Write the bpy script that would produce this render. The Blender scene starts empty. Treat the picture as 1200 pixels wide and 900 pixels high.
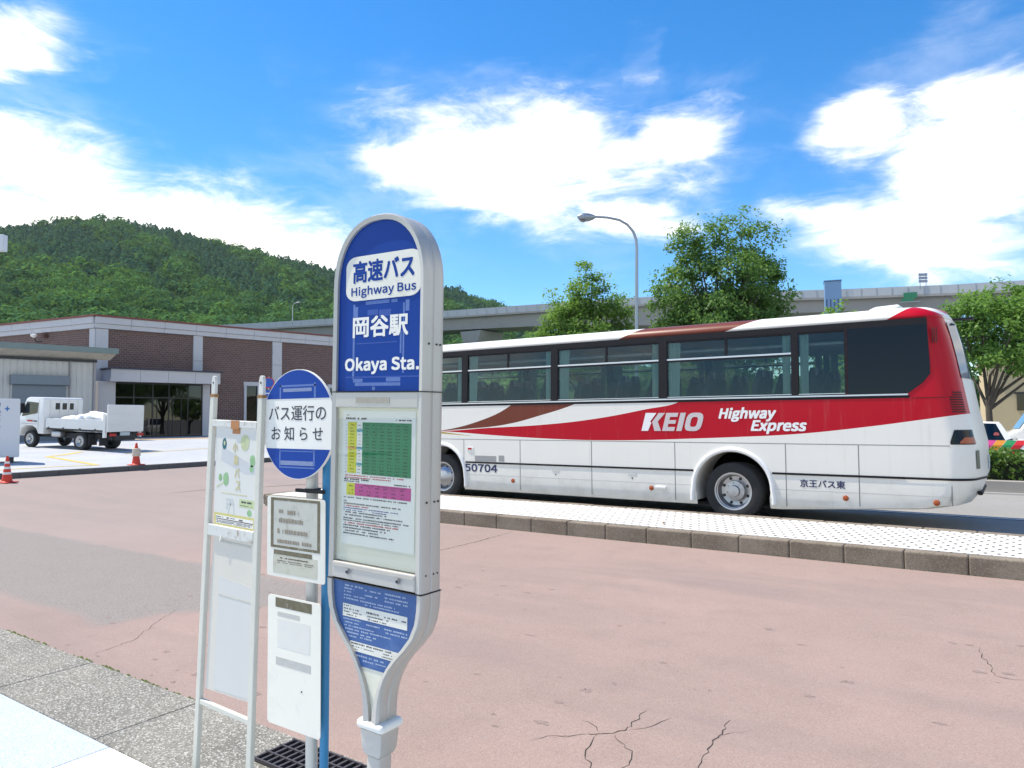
import bpy, bmesh, math, random
import numpy as np
from mathutils import Vector, Matrix
R = math.radians
SC = bpy.context.scene
COL = SC.collection
rnd = random.Random(7)
# ---------------------------------------------------------------- camera
f_px, H = 860.0, 1.80
yaw, pitch, roll = R(34.743), R(2.583), -0.0074
fw = Vector((-math.sin(yaw)*math.cos(pitch), math.cos(yaw)*math.cos(pitch), math.sin(pitch)))
r0 = Vector((math.cos(yaw), math.sin(yaw), 0)); u0 = r0.cross(fw)
rt = math.cos(roll)*r0 + math.sin(roll)*u0; up = -math.sin(roll)*r0 + math.cos(roll)*u0
cam = bpy.data.cameras.new('camera'); cam.sensor_width = 36; cam.lens = f_px/1200*36
cam.clip_start = .05; cam.clip_end = 6000
camo = bpy.data.objects.new('camera', cam); COL.objects.link(camo)
camo.matrix_world = Matrix(((rt.x, up.x, -fw.x, 0), (rt.y, up.y, -fw.y, 0), (rt.z, up.z, -fw.z, H), (0, 0, 0, 1)))
SC.camera = camo
# ---------------------------------------------------------------- light
SUN_EL = R(60); SUN_AZ = math.atan2(-.97, -.24)      # azimuth measured from +Y towards +X
sun = bpy.data.lights.new('sun', 'SUN'); sun.energy = 4.4; sun.angle = R(.53); sun.color = (1, .93, .81)
suno = bpy.data.objects.new('sun', sun); COL.objects.link(suno)
sd = Vector((math.sin(SUN_AZ)*math.cos(SUN_EL), math.cos(SUN_AZ)*math.cos(SUN_EL), math.sin(SUN_EL)))
suno.rotation_euler = sd.to_track_quat('Z', 'Y').to_euler(); suno.location = (0, 0, 60)
SC.view_settings.view_transform = 'Standard'; SC.view_settings.look = 'None'
SC.view_settings.exposure = 0.64; SC.view_settings.gamma = 1
W = bpy.data.worlds.new('World'); SC.world = W; W.use_nodes = True
nt = W.node_tree; nt.nodes.clear()
def N(nt, t, **k):
    n = nt.nodes.new(t)
    for a, v in k.items():
        setattr(n, a, v)
    return n
def mth(nt, op, a, b=None, c=None, clamp=False):
    n = nt.nodes.new('ShaderNodeMath'); n.operation = op; n.use_clamp = clamp
    for i, v in enumerate((a, b, c)):
        if v is None: continue
        if isinstance(v, (int, float)): n.inputs[i].default_value = v
        else: nt.links.new(v, n.inputs[i])
    return n.outputs[0]
def mixc(nt, fac, a, b, blend='MIX'):
    n = nt.nodes.new('ShaderNodeMix'); n.data_type = 'RGBA'; n.blend_type = blend
    for i, v in ((0, fac), (6, a), (7, b)):
        if isinstance(v, (int, float)): n.inputs[i].default_value = v
        elif isinstance(v, tuple): n.inputs[i].default_value = (v[0], v[1], v[2], 1)
        else: nt.links.new(v, n.inputs[i])
    return n.outputs[2]
def sstep(nt, v, lo, hi):
    n = nt.nodes.new('ShaderNodeMapRange'); n.interpolation_type = 'SMOOTHSTEP'
    nt.links.new(v, n.inputs[0]); n.inputs[1].default_value = lo; n.inputs[2].default_value = hi
    return n.outputs[0]
def noise(nt, vec, scale, detail=4, rough=.55, dist=0):
    n = nt.nodes.new('ShaderNodeTexNoise'); n.inputs['Scale'].default_value = scale
    n.inputs['Detail'].default_value = detail; n.inputs['Roughness'].default_value = rough
    n.inputs['Distortion'].default_value = dist
    if vec is not None: nt.links.new(vec, n.inputs['Vector'])
    return n.outputs[0]
sky = N(nt, 'ShaderNodeTexSky', sky_type='NISHITA', sun_disc=False)
sky.sun_elevation = SUN_EL; sky.sun_rotation = SUN_AZ; sky.altitude = 760
sky.air_density = 1.0; sky.dust_density = .25; sky.ozone_density = 3.0
tc = N(nt, 'ShaderNodeTexCoord'); sp = N(nt, 'ShaderNodeSeparateXYZ'); nt.links.new(tc.outputs['Generated'], sp.inputs[0])
az = mth(nt, 'ARCTAN2', sp.outputs[0], sp.outputs[1]); el = mth(nt, 'ARCSINE', sp.outputs[2])
cb = N(nt, 'ShaderNodeCombineXYZ'); nt.links.new(az, cb.inputs[0]); nt.links.new(el, cb.inputs[1])
st = N(nt, 'ShaderNodeCombineXYZ')
nt.links.new(sp.outputs[0], st.inputs[0]); nt.links.new(sp.outputs[1], st.inputs[1]); nt.links.new(mth(nt, 'MULTIPLY', sp.outputs[2], 2.2), st.inputs[2])
CL = [(-1.180,0.240,0.126,0.088,0.12),(-1.040,0.240,0.165,0.064,-0.03),(-0.912,0.221,0.131,0.057,-0.35),(-1.237,0.281,0.057,0.054,0.18),(-1.111,0.312,0.044,0.020,-0.43),(-1.224,0.414,0.075,0.041,0.09),(-1.149,0.401,0.055,0.014,0.20),(-0.557,0.333,0.229,0.076,-0.06),(-0.733,0.337,0.082,0.030,0.15),(-0.383,0.355,0.081,0.045,0.15),(-0.453,0.272,0.096,0.031,-0.19),(-0.604,0.293,0.129,0.038,-0.11),(-0.029,0.283,0.113,0.090,0.10),(-0.110,0.214,0.144,0.055,-0.19),(-0.194,0.249,0.072,0.031,-0.12),(-0.011,0.347,0.091,0.038,-0.05),(-0.148,0.342,0.066,0.040,0.28),(-0.419,0.429,0.020,0.043,0.10),(-0.630,0.444,0.035,0.016,0.29),(-0.669,0.411,0.046,0.025,0.46),(-0.779,0.405,0.030,0.016,0.35),
      # out-of-view cumulus round the rest of the horizon, enlarged for neutral fill light
      (.50,.24,.36,.17,.1),(.95,.36,.30,.20,-.1),(1.45,.24,.40,.17,0),(2.1,.38,.40,.22,.1),(2.75,.26,.42,.17,-.1),(-3.0,.40,.38,.20,0),(-2.45,.25,.38,.17,.1),(-1.95,.40,.30,.18,.1),(-1.55,.24,.26,.15,-.1)]
wn = N(nt, 'ShaderNodeTexNoise'); wn.inputs['Scale'].default_value = 6; wn.inputs['Detail'].default_value = 5; wn.inputs['Roughness'].default_value = .55; nt.links.new(st.outputs[0], wn.inputs['Vector'])
w1 = N(nt, 'ShaderNodeVectorMath', operation='SUBTRACT'); nt.links.new(wn.outputs['Color'], w1.inputs[0]); w1.inputs[1].default_value = (.5, .5, .5)
w2 = N(nt, 'ShaderNodeVectorMath', operation='MULTIPLY'); nt.links.new(w1.outputs[0], w2.inputs[0]); w2.inputs[1].default_value = (.10, .06, 0)
w3 = N(nt, 'ShaderNodeVectorMath', operation='ADD'); nt.links.new(cb.outputs[0], w3.inputs[0]); nt.links.new(w2.outputs[0], w3.inputs[1])
warp = w3.outputs[0]
F = None
for a_, e_, A_, B_, t_ in CL:
    mp = N(nt, 'ShaderNodeMapping', vector_type='TEXTURE'); nt.links.new(warp, mp.inputs[0])
    mp.inputs[1].default_value = (a_, e_, 0); mp.inputs[2].default_value = (0, 0, t_); mp.inputs[3].default_value = (A_, B_, 1)
    vl = N(nt, 'ShaderNodeVectorMath', operation='LENGTH'); nt.links.new(mp.outputs[0], vl.inputs[0])
    d = mth(nt, 'MINIMUM', mth(nt, 'SUBTRACT', 1.0, vl.outputs['Value']), .62 if min(A_, B_) > .0265 else -.32)
    F = d if F is None else mth(nt, 'MAXIMUM', F, d)
n1 = noise(nt, st.outputs[0], 5.0, 9, .6, .35)
rm_ = N(nt, 'ShaderNodeMapping'); rm_.inputs[2].default_value = (R(20), R(-28), R(15)); rm_.inputs[3].default_value = (1, 1, 3.2); nt.links.new(tc.outputs['Generated'], rm_.inputs[0])
n2 = noise(nt, rm_.outputs[0], 9.0, 10, .66, .5)      # fibrous streaks
dens = mth(nt, 'ADD', F, mth(nt, 'MULTIPLY', mth(nt, 'SUBTRACT', n1, .5), 1.2))
dens = mth(nt, 'ADD', dens, mth(nt, 'MULTIPLY', mth(nt, 'SUBTRACT', n2, .5), 1.7))
cm = mth(nt, 'POWER', sstep(nt, dens, -.72, .70), 2.7)
# thin veil low over the horizon
veil = mth(nt, 'MULTIPLY', sstep(nt, n1, .42, .8), .16)
cm = mth(nt, 'MAXIMUM', cm, mth(nt, 'MULTIPLY', veil, sstep(nt, dens, -.9, -.1)))
hs = N(nt, 'ShaderNodeHueSaturation'); hs.inputs['Saturation'].default_value = 1.37; hs.inputs['Value'].default_value = 1.42
nt.links.new(sky.outputs[0], hs.inputs['Color'])
ccol = mixc(nt, n2, (10.0, 9.8, 9.3), (12, 11.6, 10.8))
fin = mixc(nt, cm, hs.outputs[0], ccol)
bg = N(nt, 'ShaderNodeBackground'); bg.inputs[1].default_value = .1; nt.links.new(fin, bg.inputs[0])
wo = N(nt, 'ShaderNodeOutputWorld'); nt.links.new(bg.outputs[0], wo.inputs[0])
SC.cycles.use_denoising = True
SC.cycles.max_bounces = 8; SC.cycles.transparent_max_bounces = 16; SC.cycles.caustics_reflective = False; SC.cycles.caustics_refractive = False

# ---------------------------------------------------------------- mesh helpers
class MB:
    def __init__(s): s.v = []; s.f = []
    def add(s, vs, fs):
        o = len(s.v); s.v += [tuple(p) for p in vs]; s.f += [tuple(i+o for i in q) for q in fs]; return s
    def box(s, x0, x1, y0, y1, z0, z1):
        return s.add([(x0,y0,z0),(x1,y0,z0),(x1,y1,z0),(x0,y1,z0),(x0,y0,z1),(x1,y0,z1),(x1,y1,z1),(x0,y1,z1)],
                     [(0,3,2,1),(4,5,6,7),(0,1,5,4),(1,2,6,5),(2,3,7,6),(3,0,4,7)])
    def xz(s, pts, y0, y1):          # outline in x,z (counter-clockwise seen from -y), thick along y
        n = len(pts)
        vs = [(x, y0, z) for x, z in pts] + [(x, y1, z) for x, z in pts]
        return s.add(vs, [tuple(range(n)), tuple(range(2*n-1, n-1, -1))] + [((i+1) % n, i, n+i, n+(i+1) % n) for i in range(n)])
    def xy(s, pts, z0, z1):          # outline in x,y (counter-clockwise from above)
        n = len(pts)
        vs = [(x, y, z0) for x, y in pts] + [(x, y, z1) for x, y in pts]
        return s.add(vs, [tuple(range(n-1, -1, -1)), tuple(range(n, 2*n))] + [(i, (i+1) % n, n+(i+1) % n, n+i) for i in range(n)])
    def yz(s, pts, x0, x1):          # outline in y,z
        n = len(pts)
        vs = [(x0, y, z) for y, z in pts] + [(x1, y, z) for y, z in pts]
        return s.add(vs, [tuple(range(n-1, -1, -1)), tuple(range(n, 2*n))] + [(i, (i+1) % n, n+(i+1) % n, n+i) for i in range(n)])
    def loft(s, rings, cap=True, closed=True):
        n = len(rings[0]); vs = [p for r in rings for p in r]; fs = []
        for k in range(len(rings)-1):
            for i in range(n if closed else n-1):
                j = (i+1) % n; fs.append((k*n+i, k*n+j, (k+1)*n+j, (k+1)*n+i))
        if cap and closed:
            fs.append(tuple(range(n-1, -1, -1))); fs.append(tuple((len(rings)-1)*n+i for i in range(n)))
        return s.add(vs, fs)
    def tube(s, pts, rad, n=10, cap=True):
        pts = [Vector(p) for p in pts]
        if isinstance(rad, (int, float)): rad = [rad]*len(pts)
        rings = []; ref = None
        for i, p in enumerate(pts):
            t = (pts[min(i+1, len(pts)-1)] - pts[max(i-1, 0)]).normalized()
            if ref is None:
                ref = t.orthogonal().normalized()
            ref = (ref - t*ref.dot(t)).normalized(); b = t.cross(ref)
            rings.append([tuple(p + rad[i]*(math.cos(a)*ref + math.sin(a)*b)) for a in [2*math.pi*k/n for k in range(n)]])
        return s.loft(rings, cap)
    def lathe(s, prof, n=24, axis='y', c=(0, 0, 0), cap=True):   # prof: (along, radius)
        rings = []
        for h, r in prof:
            ring = []
            for k in range(n):
                a = 2*math.pi*k/n; p, q = r*math.cos(a), r*math.sin(a)
                if axis == 'y': ring.append((c[0]+p, c[1]+h, c[2]+q))
                elif axis == 'z': ring.append((c[0]+p, c[1]+q, c[2]+h))
                else: ring.append((c[0]+h, c[1]+p, c[2]+q))
            rings.append(ring)
        return s.loft(rings, cap)
    def mesh(s, name='m', smooth=False, bevel=0, seg=2, fix=True):
        me = bpy.data.meshes.new(name); me.from_pydata(s.v, [], s.f); me.update()
        if fix or bevel:
            bm = bmesh.new(); bm.from_mesh(me)
            bmesh.ops.remove_doubles(bm, verts=bm.verts, dist=1e-5)
            bmesh.ops.recalc_face_normals(bm, faces=bm.faces)
            if bevel:
                es = [e for e in bm.edges if len(e.link_faces) == 2 and e.calc_face_angle() > .6]
                bmesh.ops.bevel(bm, geom=es, offset=bevel, segments=seg, affect='EDGES', profile=.5, clamp_overlap=True)
            bm.to_mesh(me); bm.free()
        if smooth:
            for p in me.polygons: p.use_smooth = True
            if smooth != 2:
                me.set_sharp_from_angle(angle=R(38))
        return me
    def build(s, name, m, parent=None, smooth=False, bevel=0, seg=2, loc=None, fix=True):
        return ob(name, s.mesh(name, smooth, bevel, seg, fix), m, parent, loc)
def ob(name, me, m, parent=None, loc=None):
    o = bpy.data.objects.new(name, me); COL.objects.link(o)
    if m is not None and me is not None: me.materials.clear(); me.materials.append(m)
    if parent: o.parent = parent
    if loc is not None: o.location = loc
    return o
def tag(o, label=None, cat=None, group=None, kind=None):
    if label: o['label'] = label
    if cat: o['category'] = cat
    if group: o['group'] = group
    if kind: o['kind'] = kind
    return o
def thing(name, label, cat, loc=(0, 0, 0), rz=0, group=None, rot=None):
    o = bpy.data.objects.new(name, None); COL.objects.link(o); o.empty_display_size = .2
    o.location = loc; o.rotation_euler = rot if rot else (0, 0, rz)
    return tag(o, label, cat, group)
def kids(o): return [c for c in bpy.data.objects if c.parent == o]
def dup(o, parent=None, loc=None, rz=None, label=None):
    c = o.copy(); COL.objects.link(c)
    if parent: c.parent = parent
    if loc is not None: c.location = loc
    if rz is not None: c.rotation_euler = (0, 0, rz)
    if label: c['label'] = label
    for k in kids(o): dup(k, c)
    return c
def load_font():
    try: return bpy.data.fonts.load(bpy.utils.system_resource('DATAFILES', path='fonts')+'/Noto Sans CJK Regular.woff2')
    except Exception: return None
SANS = load_font()       # Blender's own bundled sans, the built-in font if it is missing
def text(body, name, m, parent, x0, x1, z0, z1, y, shear=0, bold=0, thick=0, flip=False, rot=0):
    """lettering fitted into x0..x1, z0..z1 on a plane facing -y (rot = quarter turns clockwise)"""
    cu = bpy.data.curves.new('t', 'FONT'); cu.body = body; cu.size = 1; cu.shear = shear; cu.offset = bold; cu.extrude = 0.0
    if SANS and body.isascii(): cu.font = SANS
    cu.resolution_u = 3
    o = bpy.data.objects.new('t', cu); COL.objects.link(o); bpy.context.view_layer.update()
    me = bpy.data.meshes.new_from_object(o.evaluated_get(bpy.context.evaluated_depsgraph_get()))
    bpy.data.objects.remove(o); bpy.data.curves.remove(cu)
    n = len(me.vertices); co = np.empty(n*3); me.vertices.foreach_get('co', co); co = co.reshape(-1, 3)
    if rot == 1: co = np.stack([co[:, 1], -co[:, 0], co[:, 2]], 1)
    mn, mx = co.min(0), co.max(0)
    u = (co[:, 0]-mn[0])/(mx[0]-mn[0]); v = (co[:, 1]-mn[1])/(mx[1]-mn[1])
    if flip: u = 1-u
    out = np.stack([x0+(x1-x0)*u, np.full(n, y), z0+(z1-z0)*v], 1)
    me.vertices.foreach_set('co', out.ravel()); me.update()
    if thick:       # heavier strokes: the same glyphs laid again a hair aside
        bm = bmesh.new()
        for k, (a, b) in enumerate(((0, 0), (.8, .8), (-.8, -.8), (.8, -.8), (-.8, .8))):
            m2 = me.copy(); m2.transform(Matrix.Translation((a*thick, -k*1e-4, b*thick))); bm.from_mesh(m2); bpy.data.meshes.remove(m2)
        bm.to_mesh(me); bm.free()
    return ob(name, me, m, parent)
# ---------------------------------------------------------------- materials
MT = {}
def mat(name, col, rough=.6, metal=0, var=.12, vs=6, bump=0, bs=60, spec=.5, coat=0, dirt=0, dirtcol=(.2, .17, .12), ds=3, obj=True):
    m = bpy.data.materials.new(name); m.use_nodes = True; nt = m.node_tree; b = nt.nodes['Principled BSDF']
    b.inputs['Roughness'].default_value = rough; b.inputs['Metallic'].default_value = metal
    b.inputs['Specular IOR Level'].default_value = spec; b.inputs['Coat Weight'].default_value = coat
    b.inputs['Coat Roughness'].default_value = .05
    tc = nt.nodes.new('ShaderNodeTexCoord'); v = tc.outputs['Object' if obj else 'Generated']
    c = None
    if var:
        nf = noise(nt, v, vs, 5, .6)
        c = mixc(nt, nf, tuple(x*(1-var) for x in col), tuple(min(1, x*(1+var)) for x in col))
    if dirt:
        dn = sstep(nt, noise(nt, v, ds, 8, .68, .4), .52, .72)
        c = mixc(nt, mth(nt, 'MULTIPLY', dn, dirt), c if c is not None else tuple(col), dirtcol)
    if c is not None: nt.links.new(c, b.inputs['Base Color'])
    else: b.inputs['Base Color'].default_value = (*col, 1)
    if bump:
        bn = nt.nodes.new('ShaderNodeBump'); bn.inputs['Strength'].default_value = bump; bn.inputs['Distance'].default_value = .01
        nt.links.new(noise(nt, v, bs, 4, .6), bn.inputs['Height']); nt.links.new(bn.outputs[0], b.inputs['Normal'])
    MT[name] = m
    return m
def emis(m, col, s):
    b = m.node_tree.nodes['Principled BSDF']; b.inputs['Emission Color'].default_value = (*col, 1); b.inputs['Emission Strength'].default_value = s
def glass(name, tint, refl=1.0, rough=.0):
    m = bpy.data.materials.new(name); m.use_nodes = True; nt = m.node_tree; nt.nodes.clear()
    t = N(nt, 'ShaderNodeBsdfTransparent'); t.inputs[0].default_value = (*tint, 1)
    g = N(nt, 'ShaderNodeBsdfGlossy'); g.inputs['Roughness'].default_value = rough; g.inputs[0].default_value = (.95, .97, 1, 1)
    fr = N(nt, 'ShaderNodeFresnel'); ge = N(nt, 'ShaderNodeNewGeometry'); nt.links.new(mth(nt, 'MULTIPLY_ADD', ge.outputs['Backfacing'], 1/1.5-1.5, 1.5), fr.inputs[0])
    mx = N(nt, 'ShaderNodeMixShader'); nt.links.new(mth(nt, 'MULTIPLY', fr.outputs[0], refl, clamp=True), mx.inputs[0])
    nt.links.new(t.outputs[0], mx.inputs[1]); nt.links.new(g.outputs[0], mx.inputs[2])
    o = N(nt, 'ShaderNodeOutputMaterial'); nt.links.new(mx.outputs[0], o.inputs[0]); MT[name] = m
    return m
def leafmat(name, c1, c2, trans=.35, scale=None, gloss=.03):
    m = bpy.data.materials.new(name); m.use_nodes = True; nt = m.node_tree; nt.nodes.clear()
    ge = N(nt, 'ShaderNodeNewGeometry')
    rr = ge.outputs['Random Per Island']
    if scale:
        tc = N(nt, 'ShaderNodeTexCoord'); rr = mth(nt, 'ADD', mth(nt, 'MULTIPLY', rr, .55), mth(nt, 'MULTIPLY', sstep(nt, noise(nt, tc.outputs['Object'], scale, 3), .3, .7), .45))
    c = mixc(nt, rr, c1, c2)
    d = N(nt, 'ShaderNodeBsdfDiffuse'); t = N(nt, 'ShaderNodeBsdfTranslucent'); g = N(nt, 'ShaderNodeBsdfGlossy'); g.inputs['Roughness'].default_value = .45
    nt.links.new(c, d.inputs[0]); nt.links.new(mixc(nt, .5, c, (.24, .42, .06)), t.inputs[0])
    mx = N(nt, 'ShaderNodeMixShader'); mx.inputs[0].default_value = trans; nt.links.new(d.outputs[0], mx.inputs[1]); nt.links.new(t.outputs[0], mx.inputs[2])
    m2 = N(nt, 'ShaderNodeMixShader'); m2.inputs[0].default_value = gloss; nt.links.new(mx.outputs[0], m2.inputs[1]); nt.links.new(g.outputs[0], m2.inputs[2])
    o = N(nt, 'ShaderNodeOutputMaterial'); nt.links.new(m2.outputs[0], o.inputs[0]); MT[name] = m
    return m
# ---------------------------------------------------------------- ground materials
def groundmat(name, c1, c2, speck, spv, fine=140, rough=.9, stain=None, stainamt=.5, big=.35, bumpd=.004):
    m = bpy.data.materials.new(name); m.use_nodes = True; nt = m.node_tree; b = nt.nodes['Principled BSDF']
    tc = N(nt, 'ShaderNodeTexCoord'); v = tc.outputs['Object']
    base = mixc(nt, sstep(nt, noise(nt, v, big, 6, .62, .3), .3, .7), c1, c2)
    base = mixc(nt, mth(nt, 'MULTIPLY', sstep(nt, noise(nt, v, 2.3, 5, .6), .45, .75), .35), base, tuple(x*.8 for x in c1))
    vo = N(nt, 'ShaderNodeTexVoronoi'); vo.inputs['Scale'].default_value = fine; nt.links.new(v, vo.inputs[0])
    sx = N(nt, 'ShaderNodeSeparateXYZ'); nt.links.new(vo.outputs['Color'], sx.inputs[0])
    base = mixc(nt, mth(nt, 'MULTIPLY', sstep(nt, sx.outputs[0], .55, 1.0), spv), base, speck)
    base = mixc(nt, mth(nt, 'MULTIPLY', sstep(nt, sx.outputs[1], .6, 1.0), spv*.8), base, tuple(x*.45 for x in c1))
    if stain:
        s1 = sstep(nt, noise(nt, v, 4.5, 3, .5, .2), .70, .745)
        s1 = mth(nt, 'MULTIPLY', s1, sstep(nt, noise(nt, v, .5, 2), .47, .62))
        base = mixc(nt, mth(nt, 'MULTIPLY', s1, stainamt), base, stain)
        mp = N(nt, 'ShaderNodeMapping'); mp.inputs[3].default_value = (.22, 1.1, 1); nt.links.new(v, mp.inputs[0])
        s2 = sstep(nt, noise(nt, mp.outputs[0], .8, 6, .62, .3), .45, .70)
        base = mixc(nt, mth(nt, 'MULTIPLY', s2, stainamt*.85), base, (c2[0]*.66, c2[1]*.74, c2[2]*.80))
    if name == 'red_asphalt':       # broad worn grey resurfaced lane towards the left
        sv = N(nt, 'ShaderNodeSeparateXYZ'); nt.links.new(v, sv.inputs[0]); wob = mth(nt, 'MULTIPLY', mth(nt, 'SUBTRACT', noise(nt, v, 1.3, 6, .65), .5), .35)
        xx, yy = mth(nt, 'ADD', sv.outputs[0], wob), mth(nt, 'ADD', sv.outputs[1], wob)
        ylo = mth(nt, 'MULTIPLY', mth(nt, 'MAXIMUM', mth(nt, 'SUBTRACT', -8.9, sv.outputs[0]), 0.0), .09)
        k1 = sstep(nt, mth(nt, 'SUBTRACT', yy, ylo), 3.22, 3.40); k2 = mth(nt, 'SUBTRACT', 1.0, sstep(nt, yy, 5.28, 5.46)); k3 = mth(nt, 'SUBTRACT', 1.0, sstep(nt, mth(nt, 'SUBTRACT', xx, mth(nt, 'MULTIPLY', mth(nt, 'MAXIMUM', mth(nt, 'SUBTRACT', yy, 3.8), 0.0), .9)), -6.75, -6.45))
        gr = mixc(nt, sstep(nt, sx.outputs[2], .6, 1.0), mixc(nt, noise(nt, v, 2.0, 5), (.190, .172, .156), (.220, .196, .178)), (.33, .30, .28))
        base = mixc(nt, mth(nt, 'MULTIPLY', mth(nt, 'SUBTRACT', 1.0, sstep(nt, mth(nt, 'ADD', xx, mth(nt, 'MULTIPLY', wob, 6.0)), -12.0, -6.0)), .45), base, (.275, .245, .232))
        base = mixc(nt, mth(nt, 'MULTIPLY', mth(nt, 'MULTIPLY', mth(nt, 'MULTIPLY', k1, k2), k3), .9), base, gr)
    nt.links.new(base, b.inputs['Base Color']); b.inputs['Roughness'].default_value = rough; b.inputs['Specular IOR Level'].default_value = .25
    bn = N(nt, 'ShaderNodeBump'); bn.inputs['Strength'].default_value = .6; bn.inputs['Distance'].default_value = bumpd
    nt.links.new(vo.outputs['Distance'], bn.inputs['Height']); nt.links.new(bn.outputs[0], b.inputs['Normal'])
    MT[name] = m
    return m
g_lane = groundmat('lane_asphalt', (.27, .26, .245), (.31, .30, .285), (.42, .41, .39), .5, 110)
g_road = groundmat('red_asphalt', (.292, .213, .184), (.335, .240, .206), (.43, .36, .32), .38, 170, stain=(.15, .115, .11), stainamt=.6, bumpd=.002)
g_patch = groundmat('grey_patch', (.245, .198, .176), (.275, .215, .19), (.38, .33, .30), .45, 150, stain=(.14, .12, .12), stainamt=.4, big=.8)
g_gut = groundmat('exposed_aggregate', (.165, .16, .14), (.26, .245, .205), (.54, .52, .48), .75, 115, big=1.1, bumpd=.003)
g_blue = groundmat('blue_speckled_stone', (.43, .50, .60), (.46, .53, .63), (.62, .66, .70), .7, 190, big=1.2, bumpd=.001)
g_white = groundmat('white_stone', (.74, .73, .70), (.78, .77, .74), (.8, .8, .8), .3, 190, big=1.2, bumpd=.001)
g_apron = groundmat('pale_concrete', (.40, .415, .435), (.46, .472, .485), (.5, .5, .5), .4, 60, big=.5, bumpd=.003)
g_kerb = groundmat('kerb_concrete', (.175, .142, .108), (.265, .225, .175), (.33, .29, .24), .5, 90, big=1.6, bumpd=.003)
g_earth = groundmat('far_ground', (.14, .15, .09), (.2, .2, .15), (.25, .25, .2), .3, 5, big=.02)
def gz(x):
    if x > -16: return 0.0
    if x > -23: return .03*(-16-x)
    if x > -32: return .21+.042*(-23-x)
    return .588+.006*min(-32-x, 40)
GX = [-3500, -1200, -400, -160, -72, -50, -40, -32, -27.5, -23, -19.5, -16, -12, -6, 0, 6, 14, 30, 80, 300, 1200, 3500]
def sheet(name, m, xs, y0, y1, dz, parent=None, ny=1, zf=gz):
    mb = MB(); ys = [y0+(y1-y0)*k/ny for k in range(ny+1)]
    vs = [(x, y, zf(x)+dz) for y in ys for x in xs]; n = len(xs)
    return mb.add(vs, [(j*n+i, j*n+i+1, (j+1)*n+i+1, (j+1)*n+i) for j in range(ny) for i in range(n-1)]).build(name, m, parent, fix=False)
tag(sheet('ground', g_lane, GX, -3500, 3500, -.004, ny=2), kind='structure')
tag(sheet('distant_ground', g_earth, [-3500, -1200, -400, -160, -75], -3500, 3500, .004), kind='structure')
road = tag(sheet('road', g_road, [-23, -19.5, -16, -12, -6, 0, 6, 14, 30], 2.765, 9.66, .004), kind='structure')
tag(sheet('side_road', g_road, [-23, -19.5, -16, -14.3], 9.66, 60, .004), kind='structure')
# seams and cracks in the road
crackm = mat('crack_dark', (.035, .028, .026), .95, var=.2)
def crack(pts, w, seed, name='crack', m=None):
    r = random.Random(seed); P = [Vector((*p, 0)) for p in pts]; Q = [P[0]]
    for a, b in zip(P, P[1:]):
        k = max(2, int((b-a).length/.035))
        for i in range(1, k+1):
            q = a.lerp(b, i/k)
            if i < k: q = q+Vector((r.uniform(-1, 1), r.uniform(-1, 1), 0))*.014
            Q.append(q)
    vs = []; n = len(Q)
    for i, q in enumerate(Q):
        t = (Q[min(i+1, n-1)]-Q[max(i-1, 0)]).normalized(); s = Vector((-t.y, t.x, 0))*w*r.uniform(.25, 1)*(1-.75*abs(2*i/(n-1)-1)**3)
        vs += [tuple(q+s+Vector((0, 0, (.0058)+gz(q.x)))), tuple(q-s+Vector((0, 0, (.0058)+gz(q.x))))]
    return MB().add(vs, [(2*i, 2*i+1, 2*i+3, 2*i+2) for i in range(n-1)]).build(name, m or crackm, road, fix=False)
crack([(-2.21, 3.56), (-2.11, 3.69), (-2.02, 3.76), (-1.92, 3.88), (-1.93, 4.04), (-1.94, 4.22)], .0042, 1)
crack([(-1.92, 3.88), (-1.84, 3.97), (-1.8, 4.1), (-1.77, 4.2)], .0026, 2)
crack([(-2.03, 3.74), (-1.99, 3.58), (-1.96, 3.48), (-1.88, 3.4), (-1.86, 3.3)], .0042, 3)
crack([(-1.94, 3.79), (-1.84, 3.71), (-1.76, 3.63), (-1.72, 3.51), (-1.74, 3.4)], .0034, 4)
crack([(-2.03, 3.76), (-2.12, 3.85), (-2.20, 3.86)], .0024, 5)
crack([(-2.11, 3.66), (-2.22, 3.6), (-2.3, 3.46)], .0024, 6)
crack([(-1.40, 3.58), (-1.42, 3.71), (-1.43, 3.88), (-1.45, 4.0), (-1.46, 4.19), (-1.47, 4.35)], .005, 7)
crack([(-1.45, 4.05), (-1.40, 4.2), (-1.32, 4.28)], .002, 8)
crack([(-.32, 6.75), (-.3, 6.51), (-.24, 6.32), (-.21, 6.09), (-.1, 6.06), (.02, 6.09)], .0042, 9)
crack([(-6.55, 6.9), (-6.53, 7.7), (-6.53, 8.51), (-6.62, 9.5)], .009, 10)
crack([(-16.9, 9.9), (-16.92, 10.7), (-16.46, 11.99), (-15.97, 13.99), (-15.6, 15.4)], .05, 11)
crack([(-5.9, 2.8), (-6.0, 3.2), (-6.35, 3.6), (-6.66, 4.0)], .003, 13)
stm = mat('oil_stain', (.235, .176, .156), .9, var=.15, vs=30)
mb = MB(); rs = random.Random(3)
for k in range(140):
    x, y = rs.uniform(-7.5, 1.0), 2.85+rs.random()**1.4*4.2; rx = rs.uniform(.008, .035); rx *= 1.5; ry = rx*rs.uniform(.25, .8); a0 = rs.random()*6
    P_ = [(x+rx*math.cos(a)*rs.uniform(.35, 1.3), y+ry*math.sin(a)*rs.uniform(.35, 1.3), gz(x)+.0054+k*2e-6) for a in [a0+2*math.pi*i/15 for i in range(15)]]
    mb.add(P_+[(x, y, gz(x)+.0054+k*2e-6)], [(i, (i+1) % 15, 15) for i in range(15)])
tag(mb.build('road_stains', stm, road, fix=False), kind='stuff')
leafm = mat('dry_leaf', (.16, .09, .03), .8)
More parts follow.
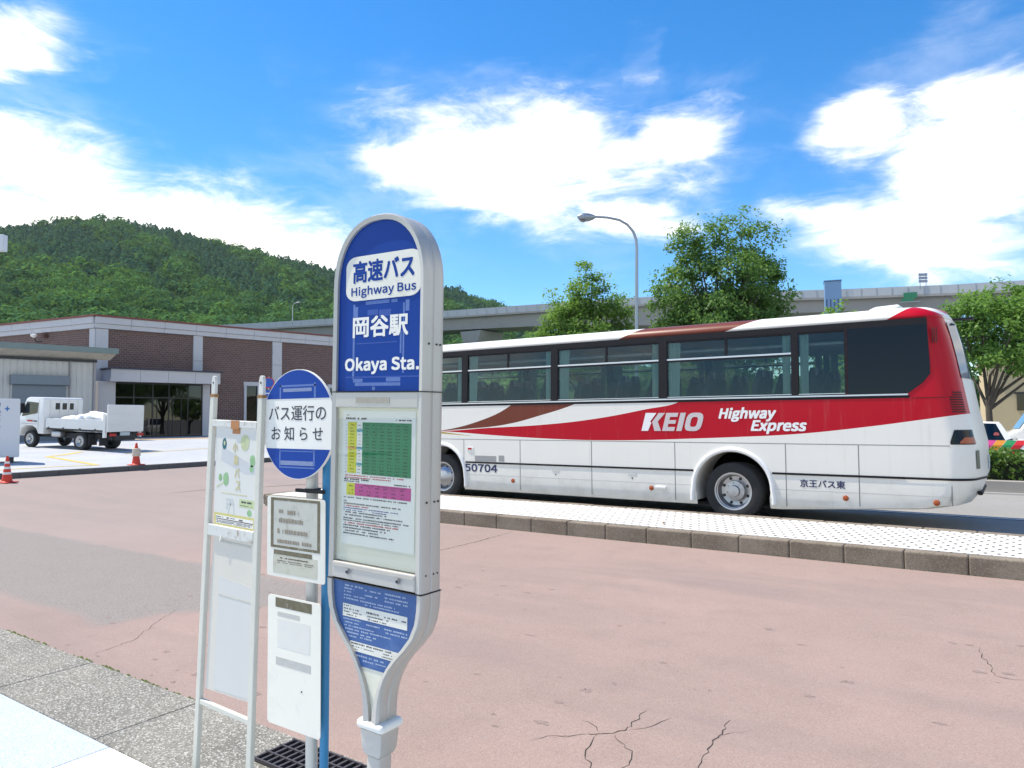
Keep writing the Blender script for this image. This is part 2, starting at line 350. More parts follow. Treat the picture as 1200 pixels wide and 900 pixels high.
# gutter of exposed aggregate slabs along the road edge
gut = tag(sheet('gutter', g_kerb, [-23, -16, -10, 0, 12], 2.11, 2.765, 0.0), kind='structure')
gx = [-16, -12.7, -9.6, -7.06, -5.703, -4.335, -3.02, -1.66, -.3, 1.1, 2.5]
for a, b in zip(gx, gx[1:]):
    MB().box(a+.004, b-.004, 2.113, 2.757, -.05, .012).build('gutter_slab', g_gut, gut, bevel=.004, seg=1)
side = tag(sheet('sidewalk', g_kerb, [-23, -16, -10, 0, 12], -3.2, 2.108, -.002), kind='structure')
for a, b, m in [(-16, -12.2, g_blue), (-12.2, -8.2, g_blue), (-8.2, -4.136, g_blue), (-4.136, -3.55, g_white), (-3.55, .4, g_blue), (.4, 4.4, g_blue)]:
    for y0, y1 in [(-3, -.9), (-.9, 2.1)]:
        MB().box(a+.003, b-.003, y0+.003, y1-.003, -.05, .022).build('paving_slab', m, side, bevel=.003, seg=1)
mossm = mat('moss', (.10, .13, .03), .95, var=.4, vs=30)
mb = MB()
for k in range(90):
    x = -7.2+rnd.random()**1.5*3.2; y = 2.762+rnd.uniform(-.008, .006); w = rnd.uniform(.006, .022)
    mb.add([(x-w, y-w*.5, .010), (x+w, y-w*.5, .010), (x+w*.6, y+w*.5, .010), (x, y, .010+w*.6), (x-w*.6, y+w*.5, .010)], [(0, 1, 3), (1, 2, 3), (2, 4, 3), (4, 0, 3)])
tag(mb.build('moss', mossm, gut, fix=False), kind='stuff')
# drain grating
steel = mat('dark_grating_steel', (.09, .08, .085), .55, .6, var=.3, vs=30)
dr = thing('drain_grating', 'dark steel drain grating set in the gutter behind the notice pole', 'drain grating', (-3.05, 2.58, 0))
MB().box(-.33, .33, -.135, .135, .0125, .016).build('pit', mat('pit_dark', (.02, .02, .02), .95, var=0), dr)
for k in range(14):
    x = -.31+k*.0477
    MB().box(x-.006, x+.006, -.13, .13, .016, .030).build('grating_bar', steel, dr)
for y in (-.13, -.045, .045, .13): MB().box(-.325, .325, y-.005, y+.005, .0165, .033).build('cross_bar', steel, dr)
# bus island with white pimpled paving and kerb stones
def islmat():
    m = bpy.data.materials.new('white_tactile_paving'); m.use_nodes = True; nt = m.node_tree; b = nt.nodes['Principled BSDF']
    tc = N(nt, 'ShaderNodeTexCoord'); v = tc.outputs['Object']
    sv = N(nt, 'ShaderNodeSeparateXYZ'); nt.links.new(v, sv.inputs[0])     # staggered slots between small pavers
    xa = mth(nt, 'MULTIPLY', sv.outputs[0], 1/.13); yb = mth(nt, 'MULTIPLY', sv.outputs[1], 1/.34)
    dx = mth(nt, 'SUBTRACT', mth(nt, 'FRACT', mth(nt, 'ADD', xa, yb)), .5); dy = mth(nt, 'SUBTRACT', mth(nt, 'FRACT', mth(nt, 'SUBTRACT', xa, yb)), .5)
    ex = mth(nt, 'MULTIPLY', mth(nt, 'ADD', dx, dy), .065/.021*.2); ey = mth(nt, 'MULTIPLY', mth(nt, 'SUBTRACT', dx, dy), .17/.055*.2)
    r2 = mth(nt, 'SQRT', mth(nt, 'ADD', mth(nt, 'MULTIPLY', ex, ex), mth(nt, 'MULTIPLY', ey, ey)))
    wob = mth(nt, 'ADD', r2, mth(nt, 'MULTIPLY', mth(nt, 'SUBTRACT', noise(nt, v, 9, 3), .5), .16))
    dot = mth(nt, 'SUBTRACT', 1.0, sstep(nt, wob, .15, .21))
    ed = mth(nt, 'SUBTRACT', 1.0, sstep(nt, mth(nt, 'MINIMUM', mth(nt, 'SUBTRACT', .5, mth(nt, 'ABSOLUTE', dx)), mth(nt, 'SUBTRACT', .5, mth(nt, 'ABSOLUTE', dy))), .0, .05))
    base = mixc(nt, noise(nt, v, 1.6, 6, .6), (.60, .585, .55), (.70, .69, .665))
    base = mixc(nt, mth(nt, 'MULTIPLY', ed, .18), base, (.3, .27, .22))
    base = mixc(nt, mth(nt, 'MULTIPLY', dot, .88), base, (.05, .045, .04))
    base = mixc(nt, mth(nt, 'MULTIPLY', sstep(nt, noise(nt, v, .9, 8, .7), .56, .78), .35), base, (.42, .37, .28))
    nt.links.new(base, b.inputs['Base Color']); b.inputs['Roughness'].default_value = .85
    bn = N(nt, 'ShaderNodeBump'); bn.inputs['Distance'].default_value = .01; nt.links.new(mth(nt, 'SUBTRACT', 1.0, dot), bn.inputs['Height']); nt.links.new(bn.outputs[0], b.inputs['Normal'])
    return m
IZ = .215
isl = tag(MB().box(-13.1, 8, 9.9, 11.62, -.02, IZ-.006).build('traffic_island', islmat(), None), kind='structure')
def kerbstone(x0, x1, y0, y1, z1, parent):
    return MB().box(x0+.0015, x1-.0015, y0, y1, -.04, z1+rnd.uniform(-.004, .003)).build('kerb_stone', g_kerb, parent, bevel=.022, seg=3)
kx = [-13.0, -12.35, -11.65, -11.0, -10.35, -9.7, -9.05, -8.4, -7.7, -7.04, -6.37, -5.72, -5.07, -4.42, -3.76, -3.11, -2.47, -1.83, -1.18, -.54, .1, .76, 1.42, 2.1]
for a, b in zip(kx, kx[1:]):
    kerbstone(a, b, 9.68, 9.862, IZ, isl); kerbstone(a, b, 11.64, 11.8, IZ, isl)
for y in (9.862, 10.42, 10.98): kerbstone(-13.3, -13.12, y, y+.55, IZ, isl)
whiteline = mat('worn_white_line', (.62, .61, .58), .85, var=.2, vs=14, dirt=.8, dirtcol=(.26, .25, .24), ds=9)
tag(sheet('lane_line', whiteline, [-14, -5, 10], 15.1, 15.22, .006), kind='structure')
for k, (x, y) in enumerate([(-4.05, 10.9), (-4.4, 10.25), (-2.6, 11.2)]):
    lf = MB().add([(-.045, 0, 0), (0, -.02, .012), (.05, 0, .02), (.01, .022, .01)], [(0, 1, 3), (1, 2, 3)]).build('fallen_leaf', leafm, None, loc=(x, y, IZ+.002), fix=False)
    lf.rotation_euler = (0, 0, k*2.1)
    tag(lf, ['dry brown leaf lying nearest the bus rear wheel on the island', 'dry leaf near the kerb edge of the island', 'dry leaf on the island beside the bus rear end'][k], 'leaf')
# raised apron before the station building with its kerb
ap_x = [-23.0, -27.5, -32, -40, -72]
ap = tag(sheet('apron', g_apron, ap_x[::-1], -20, 60, .155), kind='structure')
dk = mat('dark_kerb', (.10, .10, .10), .9, var=.25, vs=5)
y = -14.0
while y < 46:
    MB().box(-23.02, -22.84, y+.004, y+.996, .1, .37).build('kerb_stone', dk, ap, bevel=.012, seg=1); y += 1.0
yel = mat('worn_yellow_paint', (.55, .40, .10), .85, var=.2, vs=5, dirt=.6, dirtcol=(.5, .46, .38), ds=6)
def paint_strip(name, pts, w, m, dz=.161):
    vs = []; P = [Vector((*p, 0)) for p in pts]; n = len(P)
    for i, q in enumerate(P):
        t = (P[min(i+1, n-1)]-P[max(i-1, 0)]).normalized(); s = Vector((-t.y, t.x, 0))*w/2
        for r in (q+s, q-s): vs.append((r.x, r.y, gz(r.x)+dz))
    return tag(MB().add(vs, [(2*i, 2*i+1, 2*i+3, 2*i+2) for i in range(n-1)]).build(name, m, None, fix=False), kind='structure')
paint_strip('yellow_line', [(-23.75, 5.0), (-23.9, 8.9), (-24.0, 10.3), (-23.75, 11.6)], .14, yel)
paint_strip('yellow_zigzag', [(-23.8, 11.5), (-25.7, 11.6), (-27.6, 11.7), (-27.9, 12.3), (-28.9, 13.4)], .22, yel)
paint_strip('yellow_line', [(-27.3, 14.2), (-27.4, 14.9), (-28.1, 17.8), (-28.8, 22)], .12, yel)
tan = mat('tan_paving', (.46, .34, .22), .9, var=.15, vs=2)
paint_strip('tan_paving', [(-38.0, 18.6), (-37.4, 22), (-36.6, 27.6), (-35.8, 34)], 2.2, tan)
# ---------------------------------------------------------------- station building
def brickmat(name, c1, c2, mort, sx=.0, bw=.22, bh=.075):
    m = bpy.data.materials.new(name); m.use_nodes = True; nt = m.node_tree; b = nt.nodes['Principled BSDF']
    tc = N(nt, 'ShaderNodeTexCoord'); s = N(nt, 'ShaderNodeSeparateXYZ'); nt.links.new(tc.outputs['Object'], s.inputs[0])
    c = N(nt, 'ShaderNodeCombineXYZ'); nt.links.new(s.outputs[0], c.inputs[0]); nt.links.new(s.outputs[2], c.inputs[1])
    br = N(nt, 'ShaderNodeTexBrick'); nt.links.new(c.outputs[0], br.inputs['Vector'])
    br.inputs['Scale'].default_value = 1; br.inputs['Brick Width'].default_value = bw; br.inputs['Row Height'].default_value = bh
    br.inputs['Mortar Size'].default_value = bh*.13; br.inputs['Color1'].default_value = (*c1, 1); br.inputs['Color2'].default_value = (*c2, 1); br.inputs['Mortar'].default_value = (*mort, 1)
    col = mixc(nt, mth(nt, 'MULTIPLY', noise(nt, tc.outputs['Object'], .7, 6, .6), .35), br.outputs[0], tuple(x*.6 for x in c1))
    nt.links.new(col, b.inputs['Base Color']); b.inputs['Roughness'].default_value = .85
    bn = N(nt, 'ShaderNodeBump'); bn.inputs['Distance'].default_value = .01; nt.links.new(mth(nt, 'SUBTRACT', 1.0, br.outputs['Fac']), bn.inputs['Height']); nt.links.new(bn.outputs[0], b.inputs['Normal'])
    return m
brick = brickmat('brown_brick', (.115, .062, .052), (.175, .096, .080), (.235, .19, .18), bw=.26, bh=.125)
stone = mat('pale_grey_stone', (.50, .50, .52), .8, var=.07, vs=1.2, dirt=.3, dirtcol=(.36, .36, .37), ds=.8)
roofred = mat('red_roof_edge', (.20, .05, .04), .6)
dglass = glass('dark_door_glass', (.07, .08, .085), 1.2)
blackf = mat('black_frame', (.018, .018, .02), .45, var=0)
inwall = mat('interior_dark', (.09, .085, .08), .9)
BA = math.atan2(.990, .143)                      # facade direction, local +x runs away along it, local -y looks at the square
bl = thing('station_building', 'brown brick station building with pale stone cornice, pillars and glass entrance', 'building', (-42.29, 20.29, .75), BA)
Zt = 6.9
MB().box(.25, 20, .3, 12, 0, 6.6).build('wall_core', mat('core_grey', (.3, .28, .27), .9), bl)
for a, b in ((.62, 5.42), (6.0, 10.68), (11.36, 16.2), (16.9, 19.9)):
    if a < 1: MB().box(a, b, .04, .28, 3.8, 6.18).build('brick_wall', brick, bl)
    elif a < 8: MB().box(a, 8.72, .04, .28, 0, 6.18).build('brick_wall', brick, bl); MB().box(8.72, 9.85, .04, .28, 3.3, 6.18).build('brick_wall', brick, bl); MB().box(9.85, b, .04, .28, 0, 6.18).build('brick_wall', brick, bl)
    elif a < 14: MB().box(a, 14.95, .04, .28, 0, 6.18).build('brick_wall', brick, bl); MB().box(14.95, b, .04, .28, 3.3, 6.18).build('brick_wall', brick, bl)
    else: MB().box(a, b, .04, .28, 0, 6.18).build('brick_wall', brick, bl)
for a, b in ((0, .62), (5.42, 6.0), (10.68, 11.36), (16.2, 16.9), (19.9, 20.5)):
    for k in range(4): MB().box(a, b, -.06, .27, k*1.545+.006, (k+1)*1.545-.006).build('stone_pillar_block', stone, bl, bevel=.01, seg=1)
k = 0
while k < 11:
    x0, x1 = -.1+k*1.88, -.1+(k+1)*1.88
    MB().box(x0+.006, x1-.006, -.14, .3, 6.19, 6.45).build('cornice_block', stone, bl, bevel=.008, seg=1)
    MB().box(x0+.006, x1-.006, -.22, .3, 6.456, 6.83).build('cornice_block', stone, bl, bevel=.008, seg=1); k += 1
MB().box(-.25, 20.7, -.3, .4, 6.835, 6.92).build('roof_edge', roofred, bl)
MB().box(-.1, 20.5, .41, 12, 6.62, 6.8).build('roof', mat('roof_grey', (.3, .3, .3), .9), bl)
# entrance: canopy, side wall, glazing
for k in range(4):
    x0, x1 = .3+k*1.54, .3+(k+1)*1.54
    MB().box(x0+.005, x1-.005, -1.5, -1.3, 3.17, 3.86).build('canopy_fascia', stone, bl, bevel=.01, seg=1)
MB().box(.3, 6.46, -1.29, .03, 3.2, 3.84).build('canopy', stone, bl)
MB().box(.2, 6.6, -1.62, .03, 3.865, 3.93).build('canopy_roof_edge', mat('canopy_edge', (.03, .035, .07), .5), bl)
MB().box(-.12, .76, -.9, .03, 0, 3.19).build('entrance_pier', stone, bl, bevel=.01, seg=1)
MB().box(5.9, 6.35, -.35, .03, 0, 3.19).build('entrance_pier', stone, bl, bevel=.01, seg=1)
MB().box(.77, 5.89, -.06, .0, 0, 3.19).build('entrance_back', inwall, bl)
dr_ = MB().box(.80, 5.86, -.30, -.285, .05, 3.15).build('entrance_glazing', dglass, bl)
for x in (.78, 1.9, 2.94, 3.86, 4.98, 5.84): MB().box(x, x+.06, -.335, -.25, .02, 3.17).build('mullion', blackf, dr_)
for z in (.02, 2.3, 3.1): MB().box(.85, 5.84, -.33, -.255, z, z+.07).build('transom', blackf, dr_)
for x in (3.2, 4.1, 4.6): MB().box(x, x+.03, -.33, -.256, .1, 2.29).build('mullion', blackf, dr_)
for a, b in ((8.8, 9.77), (15.03, 15.9)):
    w = MB().box(a+.1, b-.1, .1, .12, .1, 3.2).build('window', dglass, bl)
    MB().box(a-.1, b+.1, -.03, .1, 3.2, 3.45).build('window_head', stone, w)
    MB().box(a-.06, a+.1, -.02, .1, 0, 3.2).build('window_frame', stone, w); MB().box(b-.1, b+.06, -.02, .1, 0, 3.2).build('window_frame', stone, w)
# the short street front that turns away at an obtuse angle, left of the corner
BL = math.atan2(-.154, -.989)
wl = thing('station_wing', 'brick wing with pale cornice above the metal shed, wall lamp on it', 'building', (-42.29, 20.29, .75), BL+math.pi)
# local +x points back to the corner, so the wing runs along -x; local -y looks at the square
MB().box(-13, -.5, .03, .28, 0, 6.18).build('brick_wall', brick, wl)
MB().box(-13, -.3, .29, 3, 0, 6.6).build('wall_core', MT['core_grey'], wl)
for k in range(4): MB().box(-.5, -.02, -.06, .27, k*1.545+.006, (k+1)*1.545-.006).build('stone_pillar_block', stone, wl, bevel=.01, seg=1)
for k in range(7):
    x1, x0 = .02-k*1.88, .02-(k+1)*1.88
    MB().box(x0+.006, x1-.006, -.14, .3, 6.19, 6.45).build('cornice_block', stone, wl, bevel=.008, seg=1)
    MB().box(x0+.006, x1-.006, -.22, .3, 6.456, 6.83).build('cornice_block', stone, wl, bevel=.008, seg=1)
MB().box(-13.2, .18, -.3, .4, 6.835, 6.92).build('roof_edge', roofred, wl)
whitep = mat('white_plastic', (.75, .75, .74), .4, var=.05)
lamp = thing('wall_floodlight', 'white floodlight on a bracket high on the brick wing', 'floodlight', (-42.29-.989*4.9, 20.29-.154*4.9, 6.72), BL+math.pi)
MB().lathe([(-.01, .04), (.06, .14), (.13, .18), (.18, .17), (.22, .06)], 16, 'z').build('lamp_head', whitep, lamp, smooth=True, loc=(0, -.45, -.1))
MB().tube([(0, .0, -.3), (0, -.3, -.34), (0, -.42, -.12)], .035, 8).build('bracket', blackf, lamp)
MB().box(.35, .6, -.25, .02, -.1, .12).build('bracket_box', mat('rusty_box', (.12, .06, .05), .8), lamp)
# ---------------------------------------------------------------- corrugated shed with awning
def corrmat():
    m = mat('corrugated_cladding', (.47, .47, .45), .6, var=.06, vs=.6, dirt=.35, dirtcol=(.33, .32, .30), ds=1.2)
    return m
shedm = corrmat()
ca, sa = math.cos(BA), math.sin(BA)
off = 3.0; ox, oy = -42.29+off*.990, 20.29-off*.143
sh = thing('metal_shed', 'pale corrugated metal shed with grey roller shutter and green edged awning', 'shed', (ox, oy, .7), BA)
mb = MB(); xs = []; x = -8.0
pts = []
while x < -1.05:
    pts += [(x, 0), (x+.05, -.03), (x+.2, -.03), (x+.25, 0)]; x += .28
vs = [(a, b, 0) for a, b in pts]+[(a, b, 4.3) for a, b in pts]; n = len(pts)
mb.add(vs, [(i, i+1, n+i+1, n+i) for i in range(n-1)]).build('corrugated_wall', shedm, sh, fix=False)
MB().box(-8, -1.04, .02, 4.5, 0, 4.6).build('shed_core', mat('shed_core', (.4, .4, .4), .8), sh)
MB().tube([(-1.0, -.06, 0), (-1.0, -.06, 4.2)], .06, 8).build('downpipe', mat('pipe_grey', (.30, .29, .30), .6), sh, smooth=True)
shut = mat('shutter_bluegrey', (.155, .19, .225), .5, var=.08, vs=2)
s_ = MB().box(-4.6, -2.3, -.1, -.04, 0, 2.85).build('roller_shutter', shut, sh)
mb = MB()
for k in range(24): mb.box(-4.55, -2.35, -.112, -.101, .03+k*.117, .03+k*.117+.09)
mb.build('shutter_slats', shut, s_)
MB().box(-4.72, -2.2, -.35, -.04, 2.86, 3.32).build('shutter_box', shut, s_, bevel=.02)
MB().box(-2.15, -2.09, -.12, -.04, 0, 4.1).build('wall_pipe', MT['pipe_grey'], sh)
awm = mat('awning_green_grey', (.16, .21, .20), .5, var=.15, vs=2)
soff = mat('awning_soffit', (.50, .46, .38), .85, var=.2, vs=1.5, dirt=.7, dirtcol=(.22, .18, .14), ds=2)
aw = MB().yz([(-.98, 4.52), (-.90, 4.52), (-.90, 4.70), (.6, 4.45), (.6, 4.52), (-.90, 4.80), (-.98, 4.80)], -7.6, -.15).build('awning', awm, sh)
MB().yz([(-.89, 4.50), (.0, 4.24), (.0, 4.30), (-.89, 4.56)], -7.5, -.25).build('soffit', soff, aw)
MB().box(-7.5, -.9, -.12, -.04, 4.08, 4.22).build('beam', blackf, aw)
MB().yz([(-.95, 4.45), (-.95, 4.76), (.5, 4.5), (.5, 4.2)], -7.7, -7.61).build('awning_end', awm, aw)
# ---------------------------------------------------------------- road signs by the building
def dirsign():
    t = thing('no_parking_sign', 'post with round blue and red traffic sign above arrow plates', 'traffic sign', (-30.3, 22.75, gz(-30.3)+.15), R(60))
    post = mat('galvanised_post', (.42, .43, .44), .4, .6, var=.08)
    MB().tube([(0, .03, 0), (0, .03, 3.2)], .038, 8).build('post', post, t, smooth=True)
    red = mat('sign_red', (.55, .03, .04), .45, var=0); blue = mat('sign_blue', (.02, .09, .42), .4, var=0); wh = mat('sign_white', (.78, .78, .77), .45, var=0)
    d = MB().lathe([(-.012, .27), (.006, .27)], 32, 'y', (0, 0, 2.9)).build('disc', red, t)
    MB().lathe([(-.016, .225), (-.0125, .225)], 32, 'y', (0, 0, 2.9)).build('disc_face', blue, d)
    a = MB().box(-.28, .28, -.012, .004, 2.22, 2.55).build('arrow_plate', blue, t)
    MB().xz([(-.2, 2.36), (.04, 2.36), (.04, 2.29), (.2, 2.385), (.04, 2.48), (.04, 2.41), (-.2, 2.41)], -.017, -.0125).build('arrow', wh, a)
    p = MB().box(-.28, .28, -.012, .004, 2.0, 2.17).build('time_plate', wh, t)
    for x0, x1, z in ((-.2, .18, 2.11), (-.2, .1, 2.05)): MB().box(x0, x1, -.015, -.0125, z-.016, z+.016).build('print', blue, p)
dirsign()
# ---------------------------------------------------------------- viaduct
conc = mat('viaduct_concrete', (.30, .295, .285), .9, var=.12, vs=.15, dirt=.35, dirtcol=(.19, .185, .18), ds=.25)
para = mat('parapet_pale', (.40, .43, .46), .6, var=.05, vs=.3)
VP = [(-420, 76, 31), (-300, 101.5, 30.2), (-235, 115, 29.5), (-173, 128.3, 28.7), (-143, 134.3, 28.4), (-112, 140, 28.2), (-88, 143.8, 28.0), (-63.7, 147, 27.6), (-44, 149.5, 26.8), (-25.6, 151.5, 25.8), (-10, 151.8, 24.9), (20, 151, 23.6), (70, 149, 21.5)]
vd = thing('viaduct', 'long grey concrete expressway viaduct crossing behind the square', 'viaduct', (-63.7, 147, 0))
def vloft(prof, name, m, closed=True, pth=VP, dfun=None):
    rings = []
    for i, p in enumerate(pth):
        a, b = pth[max(i-1, 0)], pth[min(i+1, len(pth)-1)]
        t = Vector((b[0]-a[0], b[1]-a[1], 0)).normalized(); nn = Vector((-t.y, t.x, 0))
        ring = []
        for o_, z in prof:
            zz = z if dfun is None or z > -4 else dfun(i)
            ring.append((p[0]+nn.x*o_+63.7, p[1]+nn.y*o_-147, p[2]+zz))
        rings.append(ring)
    return MB().loft(rings).build(name, m, vd)
vloft([(0, -1.5), (0, 0), (.25, 0), (.25, -1.5)], 'parapet', para)
vloft([(10.5, -1.5), (10.5, 0), (10.75, 0), (10.75, -1.5)], 'parapet', para)
vloft([(-.08, -1.95), (-.08, -1.505), (10.85, -1.505), (10.85, -1.95)], 'deck_slab', conc)
vloft([(1.0, -5.0), (.9, -1.96), (9.9, -1.96), (9.8, -5.0)], 'girder', conc, dfun=lambda i: [-5, -5, -5, -4.6, -4.6, -4.8, -5, -6.2, -4.4, -4.2, -4.4, -5, -5][i])
for x, y, z in ((-110, 140.3, 28.1), (-60, 147.4, 27.5), (-158, 131.2, 28.4), (-15, 151.6, 25.2), (-222, 117.6, 29.2), (30, 151, 23.2)):
    pr = MB().box(x+63.7-2.2, x+63.7+2.2, y-147+2, y-147+9, -2, z-7.4).build('pier', conc, vd, bevel=.3, seg=1)
    MB().xz([(x+63.7-2.2, z-8.0), (x+63.7+2.2, z-8.0), (x+63.7+3.2, z-5.2), (x+63.7-3.2, z-5.2)], y-147+.6, y-147+10.2).build('pier_head', conc, pr)
# fine posts along the parapet top read as small light ticks
for i in range(len(VP)-4):
    p, q = VP[i+3], VP[i+4]; L = math.dist(p[:2], q[:2]); k = int(L/2.6)
    mb = MB()
    for j in range(k):
        s = (j+.5)/k; x, y, z = (p[c]+(q[c]-p[c])*s for c in range(3)); x += 63.7; y -= 147
        mb.box(x-.06, x+.06, y-.05, y-.01, z-1.45, z-.05)
    mb.build('parapet_rib', mat('rib', (.32, .35, .38), .6, var=0) if 'rib' not in MT else MT['rib'], vd)
lp = thing('viaduct_lamp', 'grey street lamp standing on the viaduct beside the white van', 'street lamp', (-165, 131.5, 27.0))
MB().tube([(0, 0, 0), (0, 0, 6.0), (.6, 0, 6.6), (2.0, 0, 6.8)], [.14, .1, .08, .07], 8).build('pole', mat('lamp_grey', (.42, .44, .46), .4, .5), lp)
MB().box(1.7, 2.9, -.18, .18, 6.7, 6.92).build('lamp_head', whitep, lp, bevel=.05)
# ---------------------------------------------------------------- forested hill
SKY = [(-100, 9), (-85, 11), (-76, 12), (-69.9, 12.5), (-65.6, 13.6), (-62.7, 13.85), (-60.6, 13.65), (-58.3, 13.3), (-56, 12.75), (-54.5, 12.55), (-52, 12.1), (-50.4, 11.9), (-48.3, 11.3), (-44, 10.9), (-40, 10.3), (-38.9, 10.1), (-37.5, 9.35), (-36.1, 9.05), (-35, 8.6), (-32, 7.2), (-27, 5.0), (-20, 3.6), (-8, 2.6), (10, 2.6), (25, 2.6)]
SA = np.array([s[0] for s in SKY]); SE = np.array([s[1] for s in SKY])
def hillz(azd, r):
    azd = np.asarray(azd, float); r = np.asarray(r, float)
    Rr = np.interp(azd, [-100, -62, -50, -42, -36, -25, 25], [680, 650, 580, 560, 600, 700, 800])
    top = Rr*np.tan(np.radians(np.interp(azd, SA, SE)-.62))+1.8-.5
    t = np.clip((r-150)/(Rr-150), 0, None)
    z = top*np.where(t < 1, np.clip(t, 0, 1)**1.12, 1-.5*(t-1))
    ripple = 3.4*np.sin(azd*.9+r*.012)*np.sin(r*.021+azd*.35)+2*np.sin(azd*2.1-r*.03)
    return z+ripple*np.clip(t*(1-np.clip(t, 0, 1))*3.2, 0, 1)+.8
az_ = np.linspace(-100, 25, 126); rr_ = np.linspace(140, 840, 50)
mb = MB(); vs = []
for r in rr_:
    for a in az_:
        vs.append((r*math.sin(R(a)), r*math.cos(R(a)), float(hillz(a, r))-.6))
n = len(az_)
mb.add(vs, [(j*n+i, (j+1)*n+i, (j+1)*n+i+1, j*n+i+1) for j in range(len(rr_)-1) for i in range(n-1)])
hill_m = mat('hill_floor', (.05, .085, .035), .95, var=.3, vs=.05)
tag(mb.build('hill', hill_m, None, smooth=2, fix=False), kind='structure')
rng = np.random.default_rng(5)
def leaf_quads(C, Nn, size, jit, rng, asp=.75):
    """one small diamond per centre C, roughly facing Nn"""
    k = len(C); nn = Nn+rng.normal(0, jit, (k, 3)); nn /= np.linalg.norm(nn, axis=1)[:, None]+1e-9
    a = rng.normal(0, 1, (k, 3)); a -= (a*nn).sum(1)[:, None]*nn; a /= np.linalg.norm(a, axis=1)[:, None]+1e-9
    b = np.cross(nn, a); s = np.asarray(size).reshape(-1, 1)*np.ones((k, 1))
    return np.stack([C+a*s, C+b*s*asp, C-a*s, C-b*s*asp], 1)
def quads_mesh(name, Q):
    k = len(Q); me = bpy.data.meshes.new(name); me.vertices.add(4*k); me.vertices.foreach_set('co', Q.reshape(-1).astype(np.float32))
    me.loops.add(4*k); me.loops.foreach_set('vertex_index', np.arange(4*k, dtype=np.int32)); me.polygons.add(k)
    me.polygons.foreach_set('loop_start', np.arange(0, 4*k, 4, dtype=np.int32)); me.update(calc_edges=True); return me
def template(kind, k, rng):
    d = rng.normal(0, 1, (k, 3)); d /= np.linalg.norm(d, axis=1)[:, None]
    if kind == 0:      # round broadleaf crown of several lobes
        lob = rng.normal(0, 1, (6, 3)); lob[:, 2] = np.abs(lob[:, 2])*.7-.1; lob = lob/np.linalg.norm(lob, axis=1)[:, None]*.42
        j = rng.integers(0, 6, k); P = lob[j]+d*rng.uniform(.42, .66, (k, 1)); P[:, 2] = P[:, 2]*.8+.65
        P[:k//3] = (lob[j[:k//3]]+d[:k//3]*.45)*np.array([1, 1, .8])+np.array([0, 0, .65]); return P, d+np.array([0, 0, .25])
    h = rng.random(k)**.85; a = rng.random(k)*6.283; rad = (1-h**2.4)*.44*rng.uniform(.8, 1.12, k)+.02
    P = np.stack([rad*np.cos(a), rad*np.sin(a), h*1.12], 1); return P, np.stack([np.cos(a), np.sin(a), np.full(k, .75)], 1)
tb, tcn = [template(0, 110, rng) for _ in range(6)], [template(1, 80, rng) for _ in range(5)]
tb2 = [template(0, 330, rng) for _ in range(6)]
groups = {'b': [], 'c': [], 'y': []}
def forest(n_try, a0, a1, ra, rb, smin):
    u = rng.random(n_try); A = rng.uniform(a0, a1, n_try); r = np.sqrt(ra*ra+u*(rb*rb-ra*ra))
    # keep a rough minimum spacing on a hash grid
    X = r*np.sin(np.radians(A)); Y = r*np.cos(np.radians(A)); seen = set()
    for i in range(n_try):
        key = (int(X[i]/smin), int(Y[i]/smin))
        if key in seen: continue
        seen.add(key); z = float(hillz(A[i], r[i]))-.6; t = (r[i]-150)/480
        # the viaduct's strip stays clear
        dline = abs((X[i]+112)*.19-(Y[i]-140-5)*.98) if X[i] < -40 else abs(Y[i]-156)
        if dline < 11 and X[i] > -186: continue
        pc = .08+.86*min(1, max(0, (t-.12)*2.2))+.25*math.sin(A[i]*.7+r[i]*.02)
        con = rng.random() < pc
        s = rng.uniform(3.8, 6.4) if con else rng.uniform(4.8, 8.2)*(1.15 if r[i] < 300 else 1)
        near = r[i] < 340; fs = .62 if near and not con else 1.0
        T = tcn[rng.integers(0, 5)] if con else (tb2 if near else tb)[rng.integers(0, 6)]
        ang = rng.random()*6.283; c_, s_2 = math.cos(ang), math.sin(ang)
        P, Nn = T; M3 = np.array([[c_, -s_2, 0], [s_2, c_, 0], [0, 0, 1]])
        sc = np.array([s, s, s*(1.0 if con else .95)])
        Pw = (P*sc)@M3.T+np.array([X[i], Y[i], z]); Nw = Nn@M3.T
        groups['c' if con else ('y' if rng.random() < .3+.25*math.sin(A[i]*.45+r[i]*.015) else 'b')].append(leaf_quads(Pw, Nw, s*fs*np.where(np.arange(len(P)) < len(P)//3, .17, rng.uniform(.055, .10, len(P))), np.where(np.arange(len(P)) < len(P)//3, .12, .32)[:, None], rng))
forest(26000, -77, -32.5, 158, 690, 4.5)
forest(900, -32, 10, 240, 480, 8.0)
fo = None
for key, c1, c2 in (('b', (.046, .118, .050), (.078, .165, .060)), ('c', (.044, .110, .072), (.070, .148, .086)), ('y', (.080, .185, .05), (.125, .245, .062))):
    m = leafmat('forest_'+key, c1, c2, .2, .045, 0)
    o = ob('forest_foliage', quads_mesh('forest', np.concatenate(groups[key])), m)
    tag(o, {'b': 'mid green broadleaf woodland covering the hillside', 'c': 'dark green conifer woodland covering the upper hillside', 'y': 'yellow green broadleaf trees scattered through the hillside woodland'}[key], 'woodland', kind='stuff')
